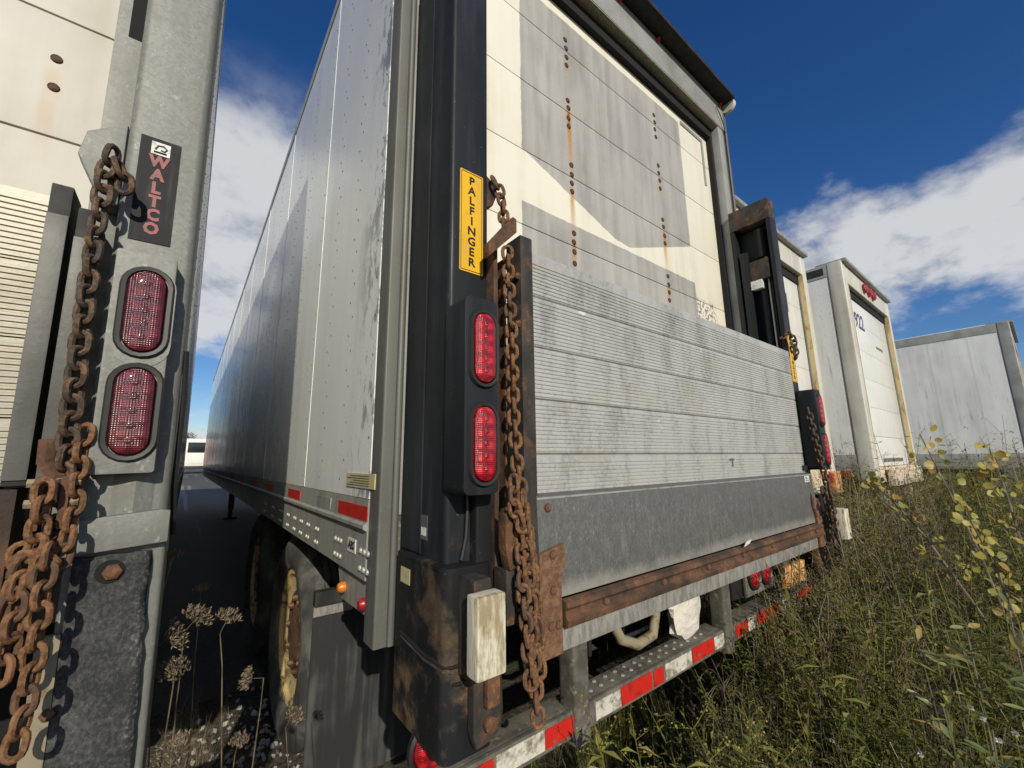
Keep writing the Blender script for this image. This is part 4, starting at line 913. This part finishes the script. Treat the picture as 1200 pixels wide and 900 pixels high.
# ================= far vehicle and trees at the end of the gap
bus = thing('parked_bus', (.7, 42, gz(0, 42)), 'small white bus at the far end of the gap between trailers', 'bus')
b0 = gz(0, 42)
part('body', MB().rprism(-.45, 1.95, 42, 48, b0 + .45, b0 + 2.75, .12, 4, axis='y'), 'paint_white', bus, bevel=.04)
part('rear_window', MB().box(.0, 1.5, 41.96, 41.995, b0 + 1.65, b0 + 2.45), 'glass_dark', bus, bevel=.01)
part('rear_door_panel', MB().box(.05, 1.45, 41.96, 41.995, b0 + .75, b0 + 1.5), 'door_white', bus, bevel=.02)
part('bumper', MB().box(-.4, 1.9, 41.85, 42.1, b0 + .35, b0 + .6), 'bezel', bus, bevel=.03)
for x in (-.30, 1.66):
    for y in (43.2, 46.8): part('wheel', MB().lathe([(0, .1), (0, .25), (.03, .42), (.22, .42), (.25, .25), (.25, .1)], (x - .1, y, b0 + .42), 'x', 20), 'rubber', bus, smooth=True)
for x in (-.36, 1.72): part('tail_lamp', MB().box(x, x + .14, 41.95, 41.99, b0 + .85, b0 + 1.15), 'lens_red', bus, bevel=.01)
red = thing('red_lorry', (-5, 60, gz(0, 60)), 'red box lorry parked beyond the bus across the lot', 'lorry')
r0 = gz(0, 60)
part('body', MB().box(-7.5, -2.5, 60, 62.4, r0 + .9, r0 + 3.3), 'tape_red', red, bevel=.04); part('cab', MB().box(-9.2, -7.55, 60.1, 62.3, r0 + .7, r0 + 2.7), 'tape_red', red, bevel=.1)
part('windscreen', MB().box(-8.9, -8.0, 60.07, 60.095, r0 + 1.7, r0 + 2.4), 'glass_dark', red)
for x in (-8.6, -3.8): part('wheel', MB().lathe([(0, .1), (0, .3), (.03, .48), (.26, .48), (.3, .3), (.3, .1)], (x, 60.0, r0 + .48), 'y', 20), 'rubber', red, smooth=True)

# ------------------------------------------------------------------ plants
def leafmat(name, cols, trans=.25, rough=.55):
    def fn(g):
        r = g.island(); c = g.mix(cols[0], cols[1], r.st(.0, .6))
        if len(cols) > 2: c = g.mix(c, cols[2], r.st(.80, .92))
        c = g.mix(c, tuple(a * .5 for a in cols[0]), g.noise(1.9, detail=3).st(.46, .64) * .5)
        return dict(color=c, rough=rough, spec=.3, translucent=trans)
    return mat(name, fn)
leafmat('weed_green', ((.085, .115, .03), (.21, .23, .058), (.30, .245, .09)))
leafmat('weed_olive', ((.135, .148, .036), (.29, .28, .068), (.36, .28, .10)))
leafmat('weed_dry', ((.156, .120, .078), (.300, .240, .156), (.432, .372, .264)), .1, .8)
leafmat('weed_dark', ((.042, .034, .022), (.108, .084, .054), (.180, .144, .096)), .05, .85)
leafmat('grass_blade', ((.098, .124, .035), (.215, .227, .072), (.364, .312, .156)))
leafmat('flower_yellow', ((.20, .19, .05), (.34, .30, .07), (.18, .15, .06)), .2)
leafmat('seed_tan', ((.15, .115, .072), (.26, .205, .135), (.09, .07, .045)), .1, .85)
leafmat('seed_white', ((.45, .43, .37), (.62, .6, .53)), .2, .8)
mat('stem_tan', lambda g: dict(color=g.mix((.12, .085, .045), (.22, .165, .095), g.noise(30).st(.4, .6)), rough=.8))
mat('bark', lambda g: dict(color=g.mix((.09, .075, .055), (.19, .165, .13), g.noise(40, (1, 1, .3), detail=4).st(.4, .6)), rough=.85))
leafmat('leaf_yellow', ((.20, .19, .030), (.34, .26, .035), (.25, .13, .03)), .35, .45)
leafmat('tree_leaf', ((.030, .045, .014), (.075, .085, .025)), .2)
leafmat('long_leaf', ((.13, .17, .05), (.24, .27, .10), (.40, .30, .06)), .3)

class PB:                                               # a plant being grown: quads and a material slot per quad
    def __init__(s): s.v = []; s.f = []; s.m = []
    def quad(s, a, b, c, d, m):
        o = len(s.v); s.v += [a, b, c, d]; s.f.append((o, o + 1, o + 2, o + 3)); s.m.append(m)
    def leaf(s, p, d, L, W, m, droop=.3, fold=.25):
        d = d.normalized(); sd = d.cross(Vector((0, 0, 1)));
        if sd.length < .05: sd = Vector((1, 0, 0))
        sd.normalize(); up = sd.cross(d)
        mid = p + d * L * .5 + Vector((0, 0, -droop * L * .12)); tip = p + d * L + Vector((0, 0, -droop * L * .45))
        l = mid + sd * W * .5 + up * W * fold; r = mid - sd * W * .5 + up * W * fold; o = len(s.v)
        s.v += [p, l, tip, r, mid]; s.f += [(o, o + 4, o + 2, o + 1), (o, o + 3, o + 2, o + 4)]; s.m += [m, m]
    def stem(s, pts, r0, r1, m):
        n = len(pts); o = len(s.v)
        for i, p in enumerate(pts):
            r = r0 + (r1 - r0) * i / (n - 1)
            for k in range(3):
                a = 2.1 * k; s.v.append(Vector((p.x + r * math.cos(a), p.y + r * math.sin(a), p.z)))
        for i in range(n - 1):
            for k in range(3):
                s.f.append((o + i * 3 + k, o + i * 3 + (k + 1) % 3, o + (i + 1) * 3 + (k + 1) % 3, o + (i + 1) * 3 + k)); s.m.append(m)
    def arrays(s): return np.array([tuple(v) for v in s.v]), np.array(s.f), np.array(s.m)
def rv(a, b): return random.uniform(a, b)
def curve_stem(h, lean, n=6):
    a = rv(0, 6.28); b = rv(-.5, .5); pts = []
    for i in range(n):
        t = i / (n - 1); rr = lean * t ** 1.7 * h; pts.append(Vector((rr * math.cos(a + b * t), rr * math.sin(a + b * t), h * t * (1 - .15 * lean * t))))
    return pts
def along(pts, t):
    u = t * (len(pts) - 1); i = min(int(u), len(pts) - 2); return pts[i].lerp(pts[i + 1], u - i)
def grow_goldenrod(h=1., leaves=26, plume=True, nst=2, lm=0):
    p = PB()
    for s_ in range(nst):
        off = Vector((rv(-.04, .04), rv(-.04, .04), 0)); hh = h * rv(.75, 1.05); pts = [q + off for q in curve_stem(hh, rv(.05, .35))]
        p.stem(pts, .0035, .0015, 2)
        for i in range(leaves):
            t = rv(.1, .95); a = i * 2.4 + rv(-.4, .4); d = Vector((math.cos(a), math.sin(a), rv(-.1, .7)))
            p.leaf(along(pts, t), d, rv(.05, .11) * (1.25 - .6 * t), rv(.010, .020), lm if random.random() < .8 else 2, rv(0, .9))
        if plume:
            for i in range(7):
                t = rv(.80, 1.0); a = rv(0, 6.28); q = along(pts, t); d = Vector((math.cos(a), math.sin(a), rv(.2, .9))); e = q + d * rv(.03, .075)
                p.stem([q, e], .0012, .0007, lm)
                for k in range(12):
                    c = q.lerp(e, rv(.25, 1.05)) + Vector((rv(-.006, .006), rv(-.006, .006), rv(0, .008))); z = rv(.0016, .0034)
                    u = Vector((rv(-1, 1), rv(-1, 1), rv(-1, 1))).normalized() * z; v_ = u.cross(Vector((rv(-1, 1), rv(-1, 1), rv(-1, 1)))).normalized() * z
                    p.quad(c - u, c + v_, c + u, c - v_, 1)
    return p
def grow_grass(h=.5, n=26, m=0):
    p = PB()
    for i in range(n):
        a = rv(0, 6.28); L = h * rv(.6, 1.15); ln = rv(.15, .6); w_ = rv(.0018, .004); b = Vector((rv(-.05, .05), rv(-.05, .05), 0)); d = Vector((math.cos(a), math.sin(a), 0)); sd = Vector((-d.y, d.x, 0)) * w_
        prev = None
        for k in range(5):
            t = k / 4; c = b + d * ln * L * t * t + Vector((0, 0, L * (t - .38 * ln * t * t))); ww = sd * (1 - t * .9)
            if prev: p.quad(prev[0], prev[1], c + ww, c - ww, m)
            prev = (c - ww, c + ww)
    return p
def grow_dry(h=.9, m=0):                                # brown stems that branch and carry dark tufts
    p = PB()
    for s_ in range(3):
        off = Vector((rv(-.03, .03), rv(-.03, .03), 0)); pts = [q + off for q in curve_stem(h * rv(.7, 1.1), rv(.05, .4))]; p.stem(pts, .0028, .001, m)
        for i in range(8):
            q = along(pts, rv(.35, 1)); a = rv(0, 6.28); d = Vector((math.cos(a), math.sin(a), rv(.3, 1.2))).normalized(); e = q + d * rv(.05, .16); p.stem([q, q.lerp(e, .5) + Vector((0, 0, .008)), e], .0013, .0007, m)
            for k in range(7):
                c = e + Vector((rv(-.014, .014), rv(-.014, .014), rv(-.012, .014))); u = Vector((rv(-1, 1), rv(-1, 1), rv(-1, 1))).normalized() * rv(.003, .008); v_ = u.cross(Vector((rv(-1, 1), rv(-1, 1), rv(-1, 1)))).normalized() * .0028
                p.quad(c - u, c + v_, c + u, c - v_, 1)
    return p
def scatter(name, variants, spots, mats_, label, cat):
    """spots: x, y, z, scale, turn, lean"""
    V = []; F = []; Mi = []; o = 0
    arrs = [a.arrays() for a in variants]
    for i, (x, y, z, s_, rt, ln) in enumerate(spots):
        v, f, m = arrs[i % len(arrs)]; c, s2 = math.cos(rt), math.sin(rt)
        vv = v * s_; X_ = vv[:, 0] * c - vv[:, 1] * s2 + vv[:, 2] * ln; Y_ = vv[:, 0] * s2 + vv[:, 1] * c; V.append(np.stack([X_ + x, Y_ + y, vv[:, 2] + z], 1)); F.append(f + o); Mi.append(m); o += len(v)
    V = np.concatenate(V); F = np.concatenate(F); Mi = np.concatenate(Mi)
    me = bpy.data.meshes.new(name); me.vertices.add(len(V)); me.vertices.foreach_set('co', V.astype(np.float32).ravel())
    me.loops.add(F.size); me.loops.foreach_set('vertex_index', F.astype(np.int32).ravel()); me.polygons.add(len(F))
    me.polygons.foreach_set('loop_start', np.arange(0, F.size, 4, dtype=np.int32)); me.polygons.foreach_set('material_index', Mi.astype(np.int32)); me.update(calc_edges=True)
    for m in mats_: me.materials.append(MATS[m])
    ob = bpy.data.objects.new(name, me); col.objects.link(ob); ob['kind'] = 'stuff'; ob['label'] = label; ob['category'] = cat
    return ob
def wh(x, y):                                           # how tall the weeds stand
    h = np.interp(x, [.3, 1.0, 2.0, 3.2, 4.5, 6, 14], [.28, .52, .68, .90, 1.02, 1.14, 1.2]) * np.interp(y, [-5, -1.2, -.2, .3, 3], [1.0, 1.0, .92, 1.0, 1.0])
    n = mnoise.noise(Vector((x * 1.3, y * 1.3, 4.2))); return float(h) * (1 + .45 * n)
def tail_y(x):
    if x < .55: return .55
    if x < 3.06: return .90
    if x < 3.66: return 2.6
    if x < 6.3: return 1.72
    if x < 6.88: return 2.6
    if x < 9.6: return 1.42
    if x < 12.88: return 4.5
    return .16
def spots(n, xr, yr_, keep=None, s0=.8, s1=1.15, hf=wh):
    out = []; tries = 0
    while len(out) < n and tries < n * 30:
        tries += 1
        u = random.random(); x = xr[0] + (xr[1] - xr[0]) * u ** 1.5; y = rv(*yr_)
        if y > tail_y(x) - (.05 if x > .55 else 0): continue
        if math.hypot(x, y) < .72 or (x < .8 and y < .2): continue
        if keep and not keep(x, y): continue
        out.append((x, y, gz(x, y) - .01, hf(x, y) * rv(s0, s1), rv(0, 6.28), rv(-.12, .12)))
    return out
pale = lambda x, y: not (3.1 < x < 6.2 and .35 < y < 1.9) or random.random() < .35
def edge(n, s0, s1):                                    # the fringe that grows up against the bumper, and thin growth under it
    o = []
    for _ in range(n): x = .95 + 2.2 * random.random() ** 1.2; y = rv(.50, .89); o.append((x, y, -.01, wh(x, y) * rv(s0, s1), rv(0, 6.28), rv(-.1, .1)))
    for _ in range(n // 3): x = rv(.8, 2.9); y = rv(.95, 1.7); o.append((x, y, -.01, rv(.2, .42), rv(0, 6.28), rv(-.1, .1)))
    return o
def near(n, s0, s1, x1=3.6, y0=-1.1): return spots(n, (.78, x1), (y0, .95), None, s0, s1) + spots(n // 3, (.86, 2.1), (.30, .9), None, s0 * .9, s1)
scatter('weed_bed', [grow_goldenrod(1., 30, False, 2) for _ in range(6)], edge(260, .75, 1.2) + near(1000, .45, 1.0) + spots(1200, (.7, 9), (-2.6, 4.5), pale) + spots(250, (9, 15), (-3, 4.5)), ['weed_green', 'flower_yellow', 'weed_olive'], 'dense narrow-leaved green weeds in front of the trailers', 'weeds')
scatter('goldenrod_bed', [grow_goldenrod(1.05, 26, True, 2) for _ in range(5)], edge(45, .8, 1.15) + near(190, .65, 1.05) + spots(360, (.8, 9), (-2.2, 3.5), pale), ['weed_olive', 'flower_yellow', 'weed_green'], 'olive flowering weeds mixed through the weed bed', 'weeds')
scatter('grass', [grow_grass(.85, 30) for _ in range(6)], edge(300, .6, 1.1) + near(950, .4, .95) + spots(850, (.6, 9), (-2.8, 4), pale) + spots(80, (.35, .9), (.1, .5), None, .6, 1.), ['grass_blade'], 'green and straw grass blades between the weeds', 'grass')
scatter('dry_stalks', [grow_dry(1.) for _ in range(6)], edge(130, .75, 1.2) + near(300, .6, 1.05) + spots(400, (.8, 8), (-2, 3.5)) + spots(90, (3.1, 5.6), (.4, 1.9), None, .7, 1.0), ['weed_dry', 'weed_dark'], 'brown dead stalks with dark tufts among the weeds', 'dead weeds')
scatter('pale_straw', [grow_grass(.8, 18) for _ in range(4)], spots(150, (2.9, 5.5), (.3, 1.9), None, .6, 1.0) + spots(70, (1.0, 3), (.3, .85), None, .7, 1.1), ['weed_dry'], 'pale straw standing beside the rusty chain end of the platform', 'straw')
# low weeds between the trailers, and behind
sp_gap = []
for _ in range(70):
    x = rv(.05, .36); y = rv(1.25, 3.0); sp_gap.append((x, y, -.005, rv(.12, .32), rv(0, 6.28), 0))
scatter('gap_grass', [grow_grass(.9, 16), grow_dry(.8)], sp_gap, ['weed_dry', 'weed_dark'], 'thin dry grass on the gravel in the gap between trailers', 'grass')
# gravel
gv = MB(); c0 = onZ(300, 892, 0)
for i in range(260):
    x = c0.x + random.gauss(0, .16); y = c0.y + random.gauss(0, .35); r = rv(.006, .018)
    if not .03 < x < .9: continue
    n0 = len(gv.v); pts = [(0, 0, .8), (0, 0, -.8)] + [(math.cos(a * 1.2566), math.sin(a * 1.2566), rv(-.25, .25)) for a in range(5)]
    q = Euler((rv(0, 6), rv(0, 6), rv(0, 6))).to_matrix(); gv.v += [tuple(q @ (Vector(p) * r * rv(.75, 1.2)) + Vector((x, y, r * .5))) for p in pts]
    gv.f += [(n0, n0 + 2 + k, n0 + 2 + (k + 1) % 5) for k in range(5)] + [(n0 + 1, n0 + 2 + (k + 1) % 5, n0 + 2 + k) for k in range(5)]
mat('gravel', lambda g: dict(color=g.mix((.20, .195, .18), (.42, .41, .38), g.island()), rough=.9))
single('gravel', gv, 'gravel', 'pale loose gravel beside the tyre in the gap', 'gravel', kind='stuff')

# individual plants --------------------------------------------------
def plant_thing(name, loc, label, cat, groups, group=None):
    r = thing(name, loc, label, cat, group)
    for nm, p, ms in groups:
        me = bpy.data.meshes.new(nm); me.from_pydata([tuple(v) for v in p.v], [], p.f)
        for m in ms: me.materials.append(MATS[m])
        me.polygons.foreach_set('material_index', p.m); part(nm, me, None, r)
    return r
def umbel(p, c, d, R, m=0, n=16):
    d = d.normalized(); a0 = d.orthogonal().normalized(); b0 = d.cross(a0)
    for i in range(n):
        a = i * 2.4; rr = R * math.sqrt((i + .5) / n); e = c + (a0 * math.cos(a) + b0 * math.sin(a)) * rr + d * (R * .75 - rr * .15)
        p.stem([c, c.lerp(e, .55) - (e - c - d * (e - c).dot(d)) * .10, e], .0009, .0007, m)
        for k in range(9):
            q = e + Vector((rv(-1, 1), rv(-1, 1), rv(-1, 1))) * R * .14; u = (q - e + d * .004).normalized() * rv(.003, .006); v_ = u.cross(Vector((rv(-1, 1), rv(-1, 1), rv(-1, 1)))).normalized() * .0012
            p.quad(q - u, q + v_, q + u, q - v_, m)
UM = [((205, 745, 1.22), (.8, -.2, .5), .036), ((232, 722, 1.25), (.5, -.4, .8), .032), ((268, 722, 1.28), (.3, -.3, .9), .027), ((202, 785, 1.2), (-.1, -.5, .8), .030), ((290, 795, 1.35), (-.9, -.3, .35), .026), ((203, 650, 1.3), (.1, -.3, .9), .018), ((205, 880, 1.1), (-.2, -.4, .9), .034), ((280, 868, 1.3), (.1, -.4, .9), .02), ((345, 838, 1.25), (.3, -.5, .7), .022), ((236, 690, 1.6), (0, -.2, .9), .02)]
sides = ['leaning towards the galvanised column', 'rising highest over the others', 'on the rightmost fork over the dark gap', 'drooping low beside the galvanised column', 'nodding alone on a hooked stem before the wheel', 'small and close to the galvanised post', 'broad and low by the rubber pad', 'short one over the gravel', 'in front of the tyre', 'deep in the shade behind the rest']
for (px, dr, R_), lb in zip(UM, sides):
    h = onY(*px); base = Vector((h.x + rv(-.03, .03), h.y + rv(-.02, .06), 0)); sp_, hp = PB(), PB()
    dv = Vector(dr).normalized(); c = h - dv * R_ * .5
    k = c - dv * .03
    bw = rv(-.045, .045); sp_.stem([base] + [base.lerp(k, t_) + Vector((bw * math.sin(math.pi * t_) + rv(-.004, .004), .4 * bw * math.sin(math.pi * t_), 0)) for t_ in (.2, .4, .6, .8, .92)] + [k, c], .0024, .0012, 0)
    umbel(hp, c, dv, R_ * 1.0, 0, 24)
    if R_ > .028:
        q = base.lerp(k, .55); e = q + Vector((rv(-.05, .05), rv(-.03, .03), .10)); sp_.stem([q, q.lerp(e, .5) + Vector((.004, 0, -.004)), e], .0014, .0009, 0); h2 = PB(); umbel(h2, e, Vector((rv(-.4, .4), -.2, 1)), .013, 0, 10)
    else: h2 = None
    for P_ in (sp_, hp) + ((h2,) if h2 else ()): P_.v = [v - base for v in P_.v]
    plant_thing('dry_umbel_plant', base, 'dead tan wild carrot seed head ' + lb, 'dead plant', [('stem', sp_, ['stem_tan']), ('seed_head', hp, ['seed_tan'])] + ([('seed_head', h2, ['seed_tan'])] if h2 else []), 'dead wild carrot plants in the gap')
# flowering goldenrod plants that stand out
GR = [((830, 815), .72, .55, 'in front of the bumper tape'), ((868, 800), .60, .52, 'taller and yellower before the bumper tape'), ((935, 870), .30, .50, 'low at the near edge of the weeds'), ((925, 800), .42, .58, 'among brown stalks before the platform end'), ((985, 590), 1.3, .95, 'below the rusty corner foot'), ((770, 870), .66, .40, 'short beside the red and white tape'), ((1085, 700), .25, .80, 'near the sapling stem')]
for (px, y, h, lb) in [(a, b, c, d) for a, b, c, d in GR]:
    tp = onY(px[0], px[1], y); base = Vector((tp.x, tp.y, 0)); hh = max(tp.z, .3)
    a = grow_goldenrod(hh, 34, True, 3); lf, fl = PB(), PB(); lf.v = fl.v = a.v
    lf.f = [f for f, m in zip(a.f, a.m) if m != 1]; lf.m = [0 if m == 0 else 1 for m in a.m if m != 1]; fl.f = [f for f, m in zip(a.f, a.m) if m == 1]; fl.m = [0] * len(fl.f)
    plant_thing('goldenrod_plant', base, 'yellow-green goldenrod plant ' + lb, 'plant', [('stem_and_leaves', lf, ['weed_olive', 'weed_green']), ('flower_plume', fl, ['flower_yellow'])], 'goldenrod plants in the weeds')
# sapling with round yellowing leaves
sb = Vector((2.74, .15, 0)); sap = thing('poplar_sapling', sb, 'young sapling with round yellow-green leaves rising from the weeds', 'sapling')
def leaf_mesh(W, L, rnd):
    n = 11; vs = [(0, 0, 0), (.0012, .012, 0), (-.0012, .012, 0)]                     # petiole, then the blade
    for k in range(n):
        a = 2 * math.pi * k / n; vs.append((W * .5 * math.sin(a) * (1 + .06 * math.sin(5 * k)), .012 + L * .5 - L * .5 * math.cos(a) + (.10 * L if k in (5, 6) else 0), .07 * W * abs(math.sin(a))))
    c = len(vs); vs.append((0, .012 + L * .52, -.003))
    me = bpy.data.meshes.new('leaf'); me.from_pydata(vs, [], [(0, 1, 2)] + [(c, 3 + k, 3 + (k + 1) % n) for k in range(n)]); me.materials.append(MATS['leaf_yellow']); me.shade_smooth(); return me
def fn_sapleaf(g):
    r = g.orand; c = g.mix((.24, .25, .07), (.42, .36, .085), r.st(.1, .6)); c = g.mix(c, (.36, .21, .06), r.st(.80, .95)); c = g.mix(c, (.16, .11, .05), g.noise(40, detail=4).st(.58, .68) * .6)
    return dict(color=c, rough=.45, spec=.4, translucent=.35)
mat('leaf_sapling', fn_sapleaf, rand=True)
LM = []
for W, L in ((.05, .046), (.043, .042), (.056, .05)):
    me = leaf_mesh(W, L, True); me.materials.clear(); me.materials.append(MATS['leaf_sapling']); LM.append(me)
stems = [[(0, 0, 0), (.0, .04, .5), (-.05, .10, .95), (-.10, .16, 1.25), (-.13, .20, 1.44)], [(.01, -.01, 0), (.05, -.05, .45), (.05, -.09, .8), (.02, -.13, 1.12), (.0, -.15, 1.33)], [(0, .01, .35), (-.02, .14, .7), (-.03, .26, .98), (-.06, .36, 1.16), (-.10, .44, 1.24)], [(.03, -.03, .3), (.10, -.14, .7), (.12, -.22, 1.0), (.10, -.28, 1.25)], [(.0, .02, .2), (-.10, .02, .6), (-.16, .05, .9), (-.20, .10, 1.12)], [(.02, -.02, .5), (.12, -.02, .9), (.16, .0, 1.2), (.17, .02, 1.38)]]
for st in stems:
    P3 = [sb + Vector(p) for p in st]; n = len(P3)
    part('branch', MB().tube(P3, [.0075 * (1 - .75 * i / (n - 1)) for i in range(n)], 6), 'bark', sap, smooth=True)
    for i in range(49):
        t = .34 + .66 * (i + rv(0, .8)) / 49; p = along(P3, min(t, 1)); a = rv(0, 6.28); d = Vector((math.cos(a), math.sin(a), rv(-.3, .7))).normalized(); o = p + d * rv(.012, .045)
        nrm = (Vector((-.6, -.7, .35)) + Vector((rv(-1, 1), rv(-1, 1), rv(-1, 1))) * .85).normalized(); yv = (d - nrm * d.dot(nrm)).normalized(); q = Matrix((yv.cross(nrm), yv, nrm)).transposed().to_quaternion(); s_ = rv(.65, 1.1)
        inst('leaf', random.choice(LM), None, sap, o, q, (s_ * .64,) * 3)
# willow-leaved plants in the near right corner
LL = leaf_mesh(.015, .048, True); LL.materials.clear()
mat('leaf_willow', lambda g: dict(color=g.mix(g.mix((.12, .16, .055), (.26, .29, .12), g.orand.st(.1, .5)), (.40, .30, .09), g.orand.st(.84, .9)), rough=.45, translucent=.3), rand=True); LL.materials.append(MATS['leaf_willow'])
for (px, py, y, lb, nl) in ((1105, 740, 1.75, 'with pale upright leaves among dark weeds', 12), (1165, 765, 1.55, 'arching over the brown stalks', 18), (1190, 735, 1.6, 'with yellowed leaves at the bed edge', 16), (1150, 850, 1.35, 'low in the shade of the weeds', 10)):
    tp = onX(px, py, y); base = Vector((tp.x, tp.y, 0)); wp = thing('willow_weed', base, 'narrow-leaved willow shoot ' + lb, 'plant', 'willow shoots in the weeds')
    for s_ in range(2):
        pts = [base + Vector((rv(-.02, .02), rv(-.02, .02), 0))]; e = tp + Vector((rv(-.06, .06), rv(-.06, .06), rv(-.02, .05)))
        pts += [pts[0].lerp(e, .5) + Vector((0, 0, .04)), e]; part('stem', MB().tube(pts, [.003, .0025, .0012], 5), 'bark', wp)
        for i in range(nl):
            p = along(pts, rv(.45, 1)); a = rv(0, 6.28); d = Vector((math.cos(a), math.sin(a), rv(-.1, .6))); q = d.to_track_quat('Y', 'Z') @ Quaternion((0, 1, 0), rv(-.8, .8)); z = rv(.7, 1.15)
            inst('leaf', LL, None, wp, p, q, (z, z, z))
# white fluffy seed heads low in the near weeds: a few small flowers
FL = (((1152, 843), 'under the arching willow shoot'), ((1170, 868), 'just below another beside dark stalks'), ((1079, 885), 'in the green grass at the bed edge'), ((1190, 860), 'beside the low willow shoot'), ((975, 868), 'amid goldenrod stems before the bumper'), ((1138, 830), 'against brown tufts'))
for i, ((px, py), lb) in enumerate(FL):
    tp = onX(px, py, 1.35 + .04 * i); base = Vector((tp.x, tp.y, 0)); sp_, hp = PB(), PB(); c = tp - base
    sp_.stem([Vector((0, 0, 0)), c * .6 + Vector((.01, 0, 0)), c], .0016, .001, 0)
    for k in range(26):
        d = Vector((rv(-1, 1), rv(-1, 1), rv(-.4, 1))).normalized(); q = c + d * .0035; v_ = d.orthogonal().normalized() * .002; hp.quad(c, q - v_, c + d * .007, q + v_, 0)
    plant_thing('white_wildflower', base, 'tiny white wildflower ' + lb, 'flower', [('stem', sp_, ['weed_olive']), ('flower_head', hp, ['seed_white'])], 'white wildflowers in the weeds')

# far trees at the end of the lot
def tree(loc, h, R, label):
    r = thing('broadleaf_tree', loc, label, 'tree', 'trees beyond the lot'); L = Vector(loc)
    part('trunk', MB().tube([L, L + Vector((.1, 0, h * .3)), L + Vector((0, .1, h * .6)), L + Vector((.1, 0, h * .85))], [.22, .17, .11, .03], 8), 'bark', r)
    for k in range(6):
        a = k * 1.05; part('limb', MB().tube([L + Vector((0, 0, h * (.3 + .07 * k))), L + Vector((math.cos(a) * R * .4, math.sin(a) * R * .4, h * (.45 + .06 * k))), L + Vector((math.cos(a) * R * .75, math.sin(a) * R * .75, h * (.52 + .06 * k)))], [.08, .05, .02], 5), 'bark', r)
    p = PB(); cl = [(Vector((rv(-1, 1) * R * .75, rv(-1, 1) * R * .75, h * rv(.38, .95))), R * rv(.22, .42)) for _ in range(26)]
    for c, q in cl:
        for i in range(130):
            d = Vector((random.gauss(0, 1), random.gauss(0, 1), random.gauss(0, 1))).normalized() * q * rv(.5, 1.0); p.leaf(c + d, Vector((rv(-1, 1), rv(-1, 1), rv(-.6, .6))), rv(.14, .26), rv(.08, .14), 0)
    me = bpy.data.meshes.new('crown'); me.from_pydata([tuple(v) for v in p.v], [], p.f); me.materials.append(MATS['tree_leaf']); part('crown', me, None, r)
for (x, y, h, R_, lb) in ((-7, 75, 6.5, 3.2, 'dark green tree standing past the red lorry'), (-1.2, 80, 5.4, 2.6, 'low green tree directly behind the white bus'), (6, 84, 6.2, 3., 'rounded green tree beyond the lot to the right of the bus'), (-15, 78, 7, 3.4, 'tall green tree at the far corner of the lot')):
    tree((x, y, gz(x, y)), h, R_, lb)
